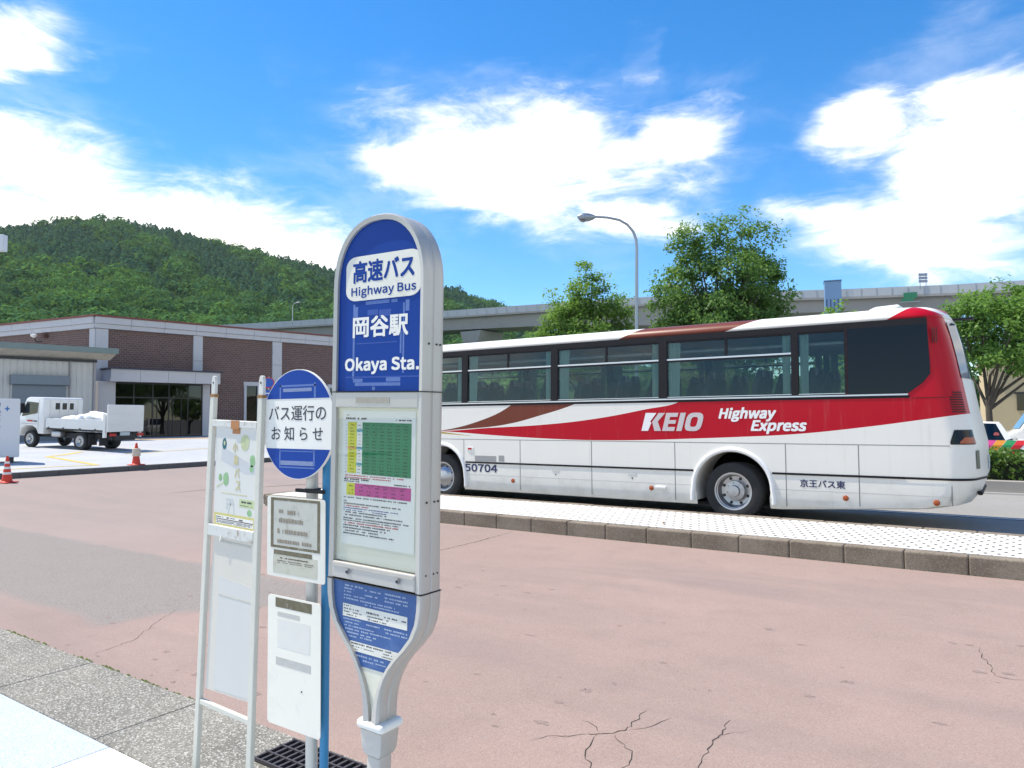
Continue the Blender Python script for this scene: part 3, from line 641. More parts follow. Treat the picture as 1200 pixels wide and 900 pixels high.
# ---------------------------------------------------------------- trees round the square
bark = mat('bark', (.085, .07, .055), .95, var=.3, vs=8, bump=.6, bs=25)
def tree(name, label, loc, lobes, trunk_h, trunk_r, n_cl, per, leaf, lm, seed, limb=7, group=None, spread=.42):
    """lobes: (right, z, r_h, r_v); leaves gather in clusters round twig ends"""
    g = np.random.default_rng(seed); t = thing(name, label, 'tree', loc, 0, group)
    lob = np.array([[a*r0.x, a*r0.y, z, rh, rv] for a, z, rh, rv in lobes]); vol = lob[:, 3]**2*lob[:, 4]
    j = g.choice(len(lob), n_cl, p=vol/vol.sum())
    d = g.normal(0, 1, (n_cl, 3)); d /= np.linalg.norm(d, axis=1)[:, None]
    rad = g.random(n_cl)**.42
    C = lob[j, :3]+d*rad[:, None]*np.stack([lob[j, 3], lob[j, 3], lob[j, 4]], 1)
    cs = spread*g.uniform(.6, 1.3, n_cl)
    P = np.repeat(C, per, 0)+np.clip(g.normal(0, 1, (n_cl*per, 3)), -1.7, 1.7)*np.repeat(cs, per)[:, None]*np.array([.55, .55, .38])
    out = P-np.array([0, 0, np.mean(lob[:, 2])-.6]); out /= np.linalg.norm(out, axis=1)[:, None]+1e-6
    Q = leaf_quads(P, out+np.array([0, 0, .5]), leaf*g.uniform(.6, 1.25, len(P)), .75, g, .55)
    crown = ob('crown', quads_mesh('crown', Q), lm, t); crown['kind'] = 'stuff'
    mb = MB(); rr = random.Random(seed)
    mb.tube([(0, 0, -.05), (.03, .02, trunk_h*.5), (0, .05, trunk_h)], [trunk_r*1.25, trunk_r, trunk_r*.85], 9)
    tr = mb.build('trunk', bark, t, smooth=True)
    far = C[np.argsort(-rad)[:max(limb*3, 10)]]
    pick = [far[int(k*len(far)/limb)] for k in range(limb)]
    for q in pick:
        a = Vector((0, .05, trunk_h*rr.uniform(.8, 1))); e = Vector(q); m1 = a.lerp(e, .35)+Vector((0, 0, .35)); m2 = a.lerp(e, .7)+Vector((rr.uniform(-.2, .2), rr.uniform(-.2, .2), .2))
        lb = MB().tube([a, m1, m2, e], [trunk_r*.6, trunk_r*.38, trunk_r*.22, trunk_r*.06], 6).build('limb', bark, tr, smooth=True)
    mbt = MB()
    for q in C[::3]:
        e = Vector((q[0]*.93, q[1]*.93, q[2]-.12)); b = Vector((q[0]*.55, q[1]*.55, trunk_h+(q[2]-trunk_h)*.6)); mbt.tube([b, b.lerp(e, .5)+Vector((0, 0, .08)), e], [trunk_r*.16, trunk_r*.1, trunk_r*.04], 4, False)
    tw = mbt.build('twigs', bark, tr, fix=False); tw['kind'] = 'stuff'
    return t
lz = leafmat('zelkova_leaves', (.072, .155, .042), (.150, .265, .075), .48, .9, .012)
ly = leafmat('yellow_green_leaves', (.135, .25, .045), (.235, .37, .085), .48, .9, .012)
lw = leafmat('fresh_leaves', (.105, .225, .042), (.20, .345, .08), .48, .9, .012)
tree('zelkova_tree', 'tall broad dark green tree rising right of the street lamp', (-9.23, 27.37, 0), [(0, 6.2, 2.3, 2.2), (-1.0, 8.2, 1.15, 1.2), (.85, 8.3, 1.25, 1.2), (1.7, 6.6, 1.15, 1.5), (-1.75, 6.6, 1.05, 1.35), (0, 4.3, 2.7, 1.5), (1.9, 4.9, .95, 1.0), (-2.0, 5.2, .9, .9)], 2.6, .19, 480, 105, .072, lz, 11)
tree('zelkova_tree', 'yellow green tree left of the street lamp before the viaduct', (-16.45, 29.67, 0), [(.1, 7.5, .95, 1.5), (-1.0, 6.3, 1.2, 1.3), (1.15, 6.7, 1.0, 1.2), (0, 4.9, 2.2, 1.5), (-1.9, 5.1, .8, .8), (1.9, 5.3, .8, .8)], 2.4, .17, 340, 90, .078, ly, 12)
tree('street_tree', 'airy bright green tree at the right edge behind the bus tail', (-.93, 29.8, 0), [(.57, 5.1, 1.8, 1.2), (-.85, 4.9, .95, .65), (2.1, 5.3, 1.55, 1.1), (.57, 3.75, 1.5, .65), (2.3, 3.95, 1.45, .75)], 2.3, .11, 340, 64, .070, lw, 13, limb=9, spread=.34)
tree('small_tree', 'small yellow green treetop showing over the bus roof below the viaduct', (-8.9, 48.25, 0), [(-.3, 7.6, 1.0, .9), (1.0, 7.0, 1.3, .8), (0, 5.5, 1.8, 1.4)], 3, .13, 130, 26, .16, ly, 14)
for k, (x, y, h) in enumerate([(-22.5, 33, 4.6), (-13.5, 36, 5.2), (-5.2, 35, 5.0), (-29, 36, 4.6)]):
    tree('low_tree', ['low tree behind the bus, seen through its front windows', 'low tree seen through the bus middle windows', 'low tree seen through the bus rear windows', 'low tree beyond the bus hidden mostly by the sign post'][k], (x, y, 0), [(0, h*.62, 1.9, h*.3), (-1.1, h*.55, 1.2, 1.0), (1.1, h*.6, 1.2, 1.0)], 1.3, .12, 110, 24, .17, lz if k % 2 else lw, 20+k)
# ---------------------------------------------------------------- street lamp behind the bus
galv = mat('galvanised_steel', (.30, .34, .38), .38, .7, var=.06, vs=3)
sl = thing('street_lamp', 'tall grey street lamp with curved arm over the bus roof', 'street lamp', (-10.75, 22.85, 0), yaw, None)
sl.rotation_euler = (0, R(.9), yaw)
MB().tube([(0, 0, 0), (0, 0, 7.6), (-.02, 0, 7.85), (-.12, 0, 8.12), (-.32, 0, 8.36), (-.6, 0, 8.52), (-1.0, 0, 8.6), (-1.5, 0, 8.63)], [.07, .050, .048, .046, .044, .042, .04, .038], 14).build('pole', galv, sl, smooth=True)
hd = MB().loft([[(-1.42-.2*k+.0, .09*math.sin(a)*w, 8.63+.07*math.cos(a)*w*(1 if math.cos(a) > 0 else 1.5)) for a in [2*math.pi*i/12 for i in range(12)]] for k, w in ((0, .5), (.5, 1.1), (1.2, 1.6), (2.0, 1.7), (2.7, 1.3), (3.1, .5))]).build('lamp_head', galv, sl, smooth=True)
MB().loft([[(-1.68-.1*k, .10*math.sin(a)*w, 8.53-.06*k2+.0*math.cos(a)) for a in [2*math.pi*i/12 for i in range(12)]] for k, w, k2 in ((0, .9, 0), (1.2, 1.25, 1.2), (2.4, 1.0, 1.0), (3.0, .5, .2))]).build('lens', mat('lamp_lens', (.45, .43, .40), .25), hd, smooth=True)
MB().lathe([(0, .16), (.03, .16), (.05, .11), (.3, .1)], 12, 'z').build('base_plate', galv, sl)
# ---------------------------------------------------------------- hedge on a low kerb wall behind the bus
hk = mat('planter_concrete', (.34, .32, .29), .9, var=.15, vs=1.5, dirt=.5, dirtcol=(.2, .18, .15), ds=2)
hl = leafmat('hedge_leaves', (.045, .10, .012), (.12, .21, .03), .35, 2.0)
for k, (x0, x1) in enumerate([(-11.2, -6.6), (-6.4, -1.8), (-1.6, 4.0)]):
    hb = thing('clipped_hedge', ['clipped hedge behind the front half of the bus', 'clipped hedge behind the rear half of the bus', 'clipped green hedge on a low concrete kerb right of the bus tail'][k], 'hedge', ((x0+x1)/2, 20.4, 0), 0, 'hedges behind the bus')
    L = (x1-x0)/2; g = np.random.default_rng(40+k); nq = int(2300*L)
    P = np.stack([g.uniform(-L, L, nq), g.uniform(-.42, .5, nq), .30+g.random(nq)**.6*(.66+.09*np.sin(g.uniform(-L, L, nq)*3))], 1)
    P[:, 2] += .07*np.sin(P[:, 0]*2.7+k)+.04*np.sin(P[:, 0]*7.1)
    f = ob('foliage', quads_mesh('hedge', leaf_quads(P, np.stack([np.zeros(nq), -.5+0*P[:, 0], np.ones(nq)*.8], 1), .055*g.uniform(.6, 1.3, nq), .8, g)), hl, hb); f['kind'] = 'stuff'
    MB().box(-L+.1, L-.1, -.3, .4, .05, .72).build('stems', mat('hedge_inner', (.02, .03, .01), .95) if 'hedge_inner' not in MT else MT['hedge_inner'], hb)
hw = thing('planter_kerb', 'low concrete planter kerb under the hedge', 'kerb', (-3.6, 19.85, 0))
x = -8.0
while x < 8:
    MB().box(x+.006, x+1.994, -.1, .1, -.05, .30).build('kerb_block', hk, hw, bevel=.015, seg=1); x += 2
MB().box(-8, 8, -.18, -.101, -.05, .035).build('footing', mat('pale_footing', (.5, .49, .46), .9), hw)
# ---------------------------------------------------------------- beige building, blue tower, far signs
beige = mat('beige_render', (.52, .42, .25), .9, var=.06, vs=.6)
bb = thing('beige_building', 'plain beige rendered building behind the parked taxi', 'building', (4.0, 46.5, 0), R(4))
mbx = MB().box(-5.5, 12, 0, 10, 0, 4.6).build('wall', beige, bb)
MB().box(-5.7, 12.2, -.2, 10.2, 4.6, 4.8).build('roof', mat('roof_trim', (.35, .3, .25), .8), bb)
w = MB().box(-4.2, -2.2, -.04, .02, 1.95, 2.8).build('window', dglass, bb)
MB().box(-4.3, -2.1, -.08, -.03, 2.81, 2.9).build('window_head', blackf, w); MB().box(-3.22, -3.15, -.06, -.041, 1.95, 2.8).build('window_bar', blackf, w)
MB().box(-5.5, 12, -.03, -.002, 0, .5).build('plinth', hk, bb)
bt = thing('blue_tower', 'pale blue clad box tower standing before the viaduct', 'tower', (-19.6, 101.2, 0), yaw*.4)
blu = mat('blue_cladding', (.16, .29, .47), .35, var=.1, vs=.5)
MB().box(-1.0, 1.0, -1.0, 1.0, 0, 18.9).build('cladding', blu, bt, bevel=.05, seg=1)
MB().box(-1.05, 1.05, -1.05, 1.05, 18.91, 19.05).build('roof_cap', mat('cap_blue', (.1, .18, .3), .5), bt)
for k in range(4): MB().box(-.85+k*.45, -.67+k*.45, -1.03, -1.005, 15.2, 16.6).build('louvre', mat('louvre_blue', (.06, .1, .2), .5) if 'louvre_blue' not in MT else MT['louvre_blue'], bt)
gs = thing('green_road_sign', 'green direction board fixed to the viaduct parapet', 'road sign', (-16.0, 150.6, 22.0), R(12))
MB().box(-1.1, 1.1, -.1, .05, .9, 1.95).build('board', mat('road_sign_green', (.02, .22, .10), .5, var=.05), gs)
MB().box(-1.5, .6, -.14, -.02, .4, .86).build('lower_board', MT['road_sign_green'], gs)
MB().box(-1.6, 1.6, .06, .2, .2, .35).build('bracket', galv, gs)
bp = thing('far_billboard', 'small grey signboard on two poles above the viaduct', 'signboard', (-14.0, 151.7, 24.6), R(25))
for x in (-.5, .5): MB().tube([(x, 0, 0), (x, 0, 2.9)], .06, 6).build('pole', galv, bp)
for k in range(3): MB().box(-.75, .75, -.08, -.02, 1.1+k*.6, 1.6+k*.6).build('panel', mat('panel_greyblue', (.30, .33, .40), .5) if 'panel_greyblue' not in MT else MT['panel_greyblue'], bp)
# ---------------------------------------------------------------- cars
tyre = mat('tyre_rubber', (.022, .022, .023), .85, var=.2, vs=20)
rimm = mat('rim_metal', (.45, .45, .46), .35, .8, var=.1, vs=10)
carwhite = mat('car_white_paint', (.78, .78, .77), .25, var=.02, coat=.6)
carglass = glass('car_glass', (.16, .19, .19), 1.3)
lampred = mat('tail_lamp_red', (.45, .02, .02), .25, var=0); lampor = mat('marker_orange', (.36, .075, .015), .25, var=0)
def wheel(parent, x, y, r, w, side, name='wheel', steel=False):
    """side -1: outer face looks towards -y"""
    s = side
    t = MB().lathe([(y-s*w, r*.60), (y-s*w, r*.9), (y-s*w*.9, r*.985), (y-s*w*.5, r), (y-s*w*.1, r*.985), (y, r*.92), (y+s*.005, r*.72), (y-s*.012, r*.60)], 36, 'y', (x, 0, r), False).build(name, tyre, parent, smooth=True)
    MB().lathe([(y-s*w*.8, r*.55), (y-s*.02, r*.60), (y-s*.004, r*.62), (y-s*.004, r*.57), (y-s*.03, r*.54), (y-s*.06, r*.44), (y-s*.04, r*.30), (y-s*.03, r*.18), (y-s*.0, r*.16), (y-s*.0, r*.02)], 28, 'y', (x, 0, r), False).build('rim', rimm, t, smooth=True)
    for k in range(6):
        a = k*math.pi/3
        MB().lathe([(y-s*.045, r*.055), (y-s*.018, r*.05)], 8, 'y', (x+math.cos(a)*r*.24, 0, r+math.sin(a)*r*.24)).build('wheel_nut', blackf, t)
    return t
def sedan(name, label, loc, rz, L=4.5, Wd=1.7, Hh=1.5, roofm=None, taxi=False):
    """faces local -x"""
    t = thing(name, label, 'car', loc, rz); w = Wd/2
    prof = [(-L/2, .45, .72), (-L/2+.15, .3, .78), (-L*.22, .25, .92), (-L*.16, .25, .94), (L*.27, .25, .98), (L/2-.12, .3, .94), (L/2, .45, .80)]
    rings = []
    for x, zb, zt in prof:
        k = .86 if abs(abs(x)-L/2) < .02 else 1
        rings.append([(x, -w*k*.96, zb), (x, -w*k, zb+.18), (x, -w*k, zt-.16), (x, -w*k*.93, zt), (x, w*k*.93, zt), (x, w*k, zt-.16), (x, w*k, zb+.18), (x, w*k*.96, zb)])
    body = MB().loft(rings).build('body', carwhite, t, smooth=True)
    roof = MB().loft([[(-L*.05, -w*.72, Hh-.06), (-L*.05, -w*.6, Hh-.01), (-L*.05, w*.6, Hh-.01), (-L*.05, w*.72, Hh-.06)], [(L*.05, -w*.74, Hh-.03), (L*.05, -w*.6, Hh+.02), (L*.05, w*.6, Hh+.02), (L*.05, w*.74, Hh-.03)], [(L*.24, -w*.74, Hh-.06), (L*.24, -w*.6, Hh-.01), (L*.24, w*.6, Hh-.01), (L*.24, w*.74, Hh-.06)]]).build('roof', roofm or carwhite, t, smooth=True)
    z0 = .93
    for s in (-1, 1):
        gl = MB().add([(-L*.17, s*w*.94, z0), (L*.31, s*w*.94, z0+.03), (L*.235, s*w*.755, Hh-.06), (-L*.05, s*w*.735, Hh-.06)], [(0, 1, 2, 3)]).build('side_window', carglass, t, fix=False)
        for xa, xb in ((-L*.19, -L*.052), (L*.065, L*.075), (L*.29, L*.232)):
            ww = .035 if xa < L*.2 else .09
            MB().add([(xa-ww, s*w*.95, z0), (xa+ww, s*w*.95, z0), (xb+ww*.7, s*w*.76, Hh-.05), (xb-ww*.7, s*w*.76, Hh-.05)], [(0, 1, 2, 3)]).build('pillar', carwhite if xa > L*.2 else blackf, gl, fix=False)
        for x in (-L*.31, L*.30): 
            wheel(t, x, s*w*1.0, .31, .19, s)
            MB().lathe([(s*w*.99, .36), (s*w*1.003, .36)], 24, 'y', (x, 0, .33)).build('wheel_arch', blackf, t)
        MB().box(L/2-.16, L/2+.005, s*w*.86-.13, s*w*.86+.06, .66, .84).build('tail_lamp', lampred, t, bevel=.02)
        MB().box(-L/2-.003, -L/2+.12, s*w*.8-.16, s*w*.8+.04, .60, .74).build('headlight', rimm, t, bevel=.02)
        MB().box(L*.12, L*.17, s*w*1.0-.015, s*w*1.0+.015, .80, .83).build('door_handle', blackf, t)
        MB().box(-L*.155, -L*.115, s*(w*1.08)-.06, s*(w*1.08)+.06, .95, 1.08).build('mirror', carwhite, t, bevel=.02)
    MB().add([(-L*.19, -w*.9, z0), (-L*.19, w*.9, z0), (-L*.05, w*.7, Hh-.05), (-L*.05, -w*.7, Hh-.05)], [(0, 1, 2, 3)]).build('windshield', carglass, t, fix=False)
    MB().add([(L*.34, -w*.88, z0+.04), (L*.34, w*.88, z0+.04), (L*.24, w*.72, Hh-.05), (L*.24, -w*.72, Hh-.05)], [(0, 1, 2, 3)]).build('rear_window', carglass, t, fix=False)
    if taxi:
        st = [('stripe_pink', (.62, .06, .25)), ('stripe_orange', (.72, .28, .03)), ('stripe_green', (.03, .28, .09)), ('stripe_red', (.60, .02, .03))]
        for k, (nm, c) in enumerate(st):
            x = .38+k*.25
            MB().add([(x, -w-.004, .52), (x+.24, -w-.004, .52), (x+.50, -w-.004, .815), (x+.26, -w-.004, .815), (x+.60, -w*.938-.004, .955), (x+.36, -w*.938-.004, .955)], [(0, 1, 2, 3), (3, 2, 4, 5)]).build('stripe', mat(nm, c, .4, var=0), body, fix=False)
        MB().lathe([(-w*.88-.004, .07), (-w*.88, .07)], 20, 'y', (L*.22, 0, 1.12)).build('sticker', mat('sticker_red', (.6, .12, .1), .5, var=0), body)
    return t
sedan('taxi', 'white taxi with rainbow stripes on its rear door behind the hedge', (-1.66, 26.6, .06), R(3), taxi=True)
# white van behind the taxi
def van(label, loc, rz):
    t = thing('white_van', label, 'van', loc, rz); w = .82
    MB().xz([(-2.1, .35), (2.0, .35), (2.05, 1.0), (1.95, 1.9), (-1.25, 1.95), (-1.75, 1.15), (-2.1, 1.0)], -w, w).build('body', carwhite, t, bevel=.08, smooth=True)
    for s in (-1, 1):
        for a, b in ((-1.35, -.55), (-.45, .55), (.65, 1.75)):
            MB().xz([(a-.1*(a < -1), 1.15), (b, 1.15), (b, 1.72), (a+.22*(a < -1), 1.72)], s*(w+.004)-.002, s*(w+.004)+.002).build('side_window', carglass, t)
        for x in (-1.35, 1.3): wheel(t, x, s*w*1.01, .29, .16, s)
    MB().add([(-1.74, -w*.85, 1.18), (-1.74, w*.85, 1.18), (-1.32, w*.8, 1.82), (-1.32, -w*.8, 1.82)], [(0, 1, 2, 3)]).build('windshield', carglass, t, fix=False).location = (-.03, 0, .02)
    MB().box(1.99, 2.05, -w*.8, w*.8, 1.2, 1.75).build('rear_window', carglass, t)
    for s in (-1, 1): MB().box(2.0, 2.06, s*w*.9-.07, s*w*.9+.07, .75, 1.1).build('tail_lamp', lampred, t)
    return t
van('white van parked behind the striped taxi', (1.55, 33.2, .05), R(8))
sedan('parked_car', 'white car parked behind the hedge, seen through the bus windows', (-12.6, 24.4, 0), R(2))
tgreen = mat('taxi_green', (.02, .30, .03), .3, var=0)
van('white van driving over the viaduct beside its lamp', (-157, 137.2, 27.0), R(-11))
pc = sedan('parked_car', 'white car with a green roof seen through the rear bus windows', (-7.6, 24.6, 0), R(-3), roofm=tgreen)
# ---------------------------------------------------------------- cones
cr = mat('cone_red', (.62, .045, .02), .55, var=.06); cwht = mat('cone_white_band', (.75, .74, .72), .6, var=.05)
def cone(label, loc, bands, wrap):
    t = thing('traffic_cone', label, 'traffic cone', loc, .4)
    b = MB().box(-.19, .19, -.19, .19, 0, .03).build('base', cr, t, bevel=.012)
    MB().lathe([(.03, .15), (.05, .125), (.66, .035), (.70, .022), (.702, .005)], 20, 'z').build('cone_body', cr, t, smooth=True)
    rad = lambda z: .125-(z-.05)*.09/.61+.003
    for a, c in bands: MB().lathe([(a, rad(a)), (c, rad(c))], 20, 'z').build('white_band', cwht, t, smooth=True)
    if wrap: MB().lathe([(.28, .125), (.30, .128), (.52, .115), (.53, .10)], 14, 'z').build('paper_wrap', mat('wrap_paper', (.60, .52, .42), .8, var=.15, vs=9), t)
cone('red traffic cone with three white bands at the left edge of the road', (-21.87, 8.31, gz(-21.87)+.005), [(.22, .28), (.36, .42), (.50, .56)], False)
cone('red traffic cone with a pale wrap on the kerb near the truck', (-23.12, 12.39, gz(-23.12)+.155), [], True)
# ---------------------------------------------------------------- white box sign and hanging sign at the left edge
bx = thing('white_box_sign', 'white upright box with sideways lettering at the left edge of the apron', 'box sign', (-26.35, 9.75, gz(-26.35)+.155), R(68))
pw = mat('panel_white', (.62, .64, .67), .5, var=.05, vs=1)
MB().box(-1.1, .55, -.35, .35, .16, 1.98).build('box_body', pw, bx, bevel=.02)
for x in (-.9, .35): MB().box(x-.06, x+.06, -.3, .3, 0, .16).build('foot', blackf, bx)
navy = mat('navy_letter', (.04, .06, .12), .6, var=0); lblu = mat('logo_blue', (.03, .16, .42), .5, var=0)
text('DCUt9', 'lettering', navy, bx, -.13, .05, 1.05, 1.85, -.352, rot=1)
MB().xz([(.20, 1.70), (.22, 1.77), (.24, 1.70), (.30, 1.67), (.24, 1.64), (.22, 1.57), (.20, 1.64), (.14, 1.67)], -.353, -.3505).build('logo', lblu, bx)
hs_ = thing('hanging_sign', 'white box sign on a tall pole at the left edge against the hill', 'sign', (-70.2, 23.9, .7), yaw)
MB().box(-4.0, 2.55, -.3, .3, 15.0, 16.35).build('sign_box', pw, hs_, bevel=.03)
MB().tube([(-1.5, .5, 0), (-1.5, .5, 16.6)], .2, 10).build('post', galv, hs_)
# ---------------------------------------------------------------- flatbed truck
tr_loc = Vector((-29.86, 13.77, gz(-29.86)+.155)); TH = math.atan2(13.77-13.09, -29.86+32.59)
tk = thing('flatbed_truck', 'small white flatbed truck with raised tail lift parked by the building', 'truck', tr_loc, TH)
tk.rotation_euler = (0, R(-2.0)*-1, TH)
# local: faces -x, rear axle at x=0, left side (towards the square) at y=0 outer tyre face, width 1.7 along +y
tw_ = mat('truck_white', (.70, .70, .68), .35, var=.04, coat=.3, dirt=.25, dirtcol=(.5, .48, .44), ds=3); tglass = mat('truck_glass', (.025, .035, .04), .08, var=0); chas = mat('chassis_black', (.025, .025, .027), .7)
seamk = mat('cab_seam', (.2, .2, .2), .7, var=0)
def prism_cab():
    out = [(-3.45, .45), (-3.45, 1.05), (-3.32, 1.2), (-2.95, 1.95), (-2.80, 2.0), (-2.0, 2.0), (-1.93, 1.95), (-1.93, .55), (-2.25, .55), (-2.35, .75), (-2.6, .86), (-2.95, .86), (-3.2, .75), (-3.28, .45)]
    return MB().xz(out, -.04, 1.66)
cab = prism_cab().build('cab', tw_, tk, bevel=.045, smooth=True)
MB().xz([(-3.18, 1.22), (-2.3, 1.36), (-2.25, 1.78), (-2.9, 1.82)], -.050, -.042).build('side_window', tglass, cab)
MB().xz([(-3.18, 1.22), (-2.3, 1.36), (-2.25, 1.78), (-2.9, 1.82)], 1.662, 1.67).build('side_window', tglass, cab)
MB().add([(-3.40, .08, 1.18), (-3.40, 1.54, 1.18), (-2.99, 1.5, 1.9), (-2.99, .12, 1.9)], [(0, 1, 2, 3)]).build('windshield', carglass, cab, fix=False)
for y in (.52, .82, 1.12): MB().box(-1.94, -1.915, y-.09, y+.10, 1.52, 1.78).build('rear_window', tglass, cab, bevel=.01)
for y in (.2, .62, 1.02, 1.42): MB().box(-1.935, -1.90, y-.012, y+.012, 1.0, 1.93).build('cab_rib', tw_, cab)
MB().box(-2.24, -2.228, -.0435, -.0405, .6, 1.9).build('door_seam', seamk, cab); MB().box(-3.2, -2.24, -.0435, -.0405, .93, .94).build('door_seam', seamk, cab)
MB().box(-2.5, -2.3, -.056, -.042, 1.02, 1.07).build('door_handle', blackf, cab)
MB().box(-2.85, -2.55, -.052, -.042, 1.02, 1.09).build('red_emblem', lampred, cab)
MB().box(-3.1, -3.0, -.25, -.05, 1.35, 1.75).build('mirror', blackf, cab, bevel=.02)
MB().box(-3.3, 1.35, .3, 1.35, .42, .62).build('chassis', chas, tk)
for s, y0, y1 in ((0, .02, .05), (1, 1.57, 1.60)):
    b_ = MB().box(-1.88, 1.28, y0-.02, y1, .80, 1.19).build('bed_side', tw_, tk, bevel=.012)
    MB().box(-1.86, 1.26, y0-.028, y0-.021, .97, .985).build('side_crease', tw_, b_)
    for x in (-1.7, -.9, 0, .8): MB().box(x-.04, x+.04, y0-.035, y0-.0205, .74, .84).build('latch', blackf, b_)
MB().box(-1.88, 1.28, .055, 1.565, .74, .82).build('bed_floor', chas, tk)
MB().box(-1.90, -1.86, .05, 1.57, .82, 1.2).build('bed_front', tw_, tk)
MB().box(1.22, 1.34, -.03, .06, .52, 1.42).build('lift_post', tw_, tk); MB().box(1.22, 1.34, 1.56, 1.65, .52, 1.42).build('lift_post', tw_, tk)
tg = MB().box(1.38, 1.46, -.02, 1.64, .74, 1.78).build('tailgate', tw_, tk, bevel=.03)
for z in (1.0, 1.4): MB().box(1.461, 1.475, .05, 1.56, z, z+.02).build('tailgate_rib', tw_, tg)
MB().box(1.30, 1.45, .35, 1.25, .42, .62).build('rear_bumper', chas, tk)
pl = MB().box(1.455, 1.465, .55, .99, .60, .73).build('number_plate', mat('plate', (.45, .52, .55), .5, var=0), tk)
for y in (.12, 1.38): MB().box(1.40, 1.455, y, y+.26, .58, .68).build('tail_lamp', lampred, tk)
for x, r_ in ((0, .34), (-2.74, .34)):
    for s, y in ((-1, .0), (1, 1.62)): wheel(tk, x, y, r_, .2 if x < 0 else .34, s)
MB().box(-1.6, -1.1, .02, .3, .45, .68).build('fuel_tank', rimm, tk, bevel=.06)
for x in (.45, 1.0): MB().box(x-.02, x+.0, .04, .4, .2, .62).build('mud_flap', chas, tk)
snow = mat('white_sack', (.80, .80, .79), .9, var=.04, vs=5, bump=.4, bs=8)
tk_m = Matrix.Translation(tr_loc) @ tk.rotation_euler.to_matrix().to_4x4()
for k, (x, y, z, sx, sy) in enumerate([(-.95, .45, 1.0, .5, .38), (-.35, .5, 1.08, .42, .4), (.25, .45, 1.10, .5, .36), (-.1, .85, 1.18, .5, .42), (.75, .6, 1.02, .42, .42), (-.75, 1.1, 1.05, .5, .4), (.4, 1.15, 1.04, .5, .4)]):
    rr = random.Random(k); bm = bmesh.new(); bmesh.ops.create_icosphere(bm, subdivisions=3, radius=1)
    for v in bm.verts:
        p = v.co; q = 1+.12*math.sin(p.x*5+k)+.10*math.sin(p.y*6+p.z*4+k*2)+rr.uniform(-.03, .03); v.co = Vector((p.x*sx*q, p.y*sy*q, p.z*.2*q))
    me = bpy.data.meshes.new('sack'); bm.to_mesh(me); bm.free()
    for p in me.polygons: p.use_smooth = True
    o = ob('white_sack', me, snow); o.matrix_world = tk_m @ Matrix.Translation((x, y, z+.10))
    tag(o, ['white sack nearest the cab on the truck bed, square side', 'white sack second from the cab along the truck bed side', 'white sack in the middle of the truck bed side', 'topmost white sack of the heap on the truck bed', 'white sack nearest the tail lift on the truck bed', 'white sack nearest the cab on the far side of the bed', 'white sack nearest the tail lift on the far side of the bed'][k], 'sack', 'white sacks on the truck bed')
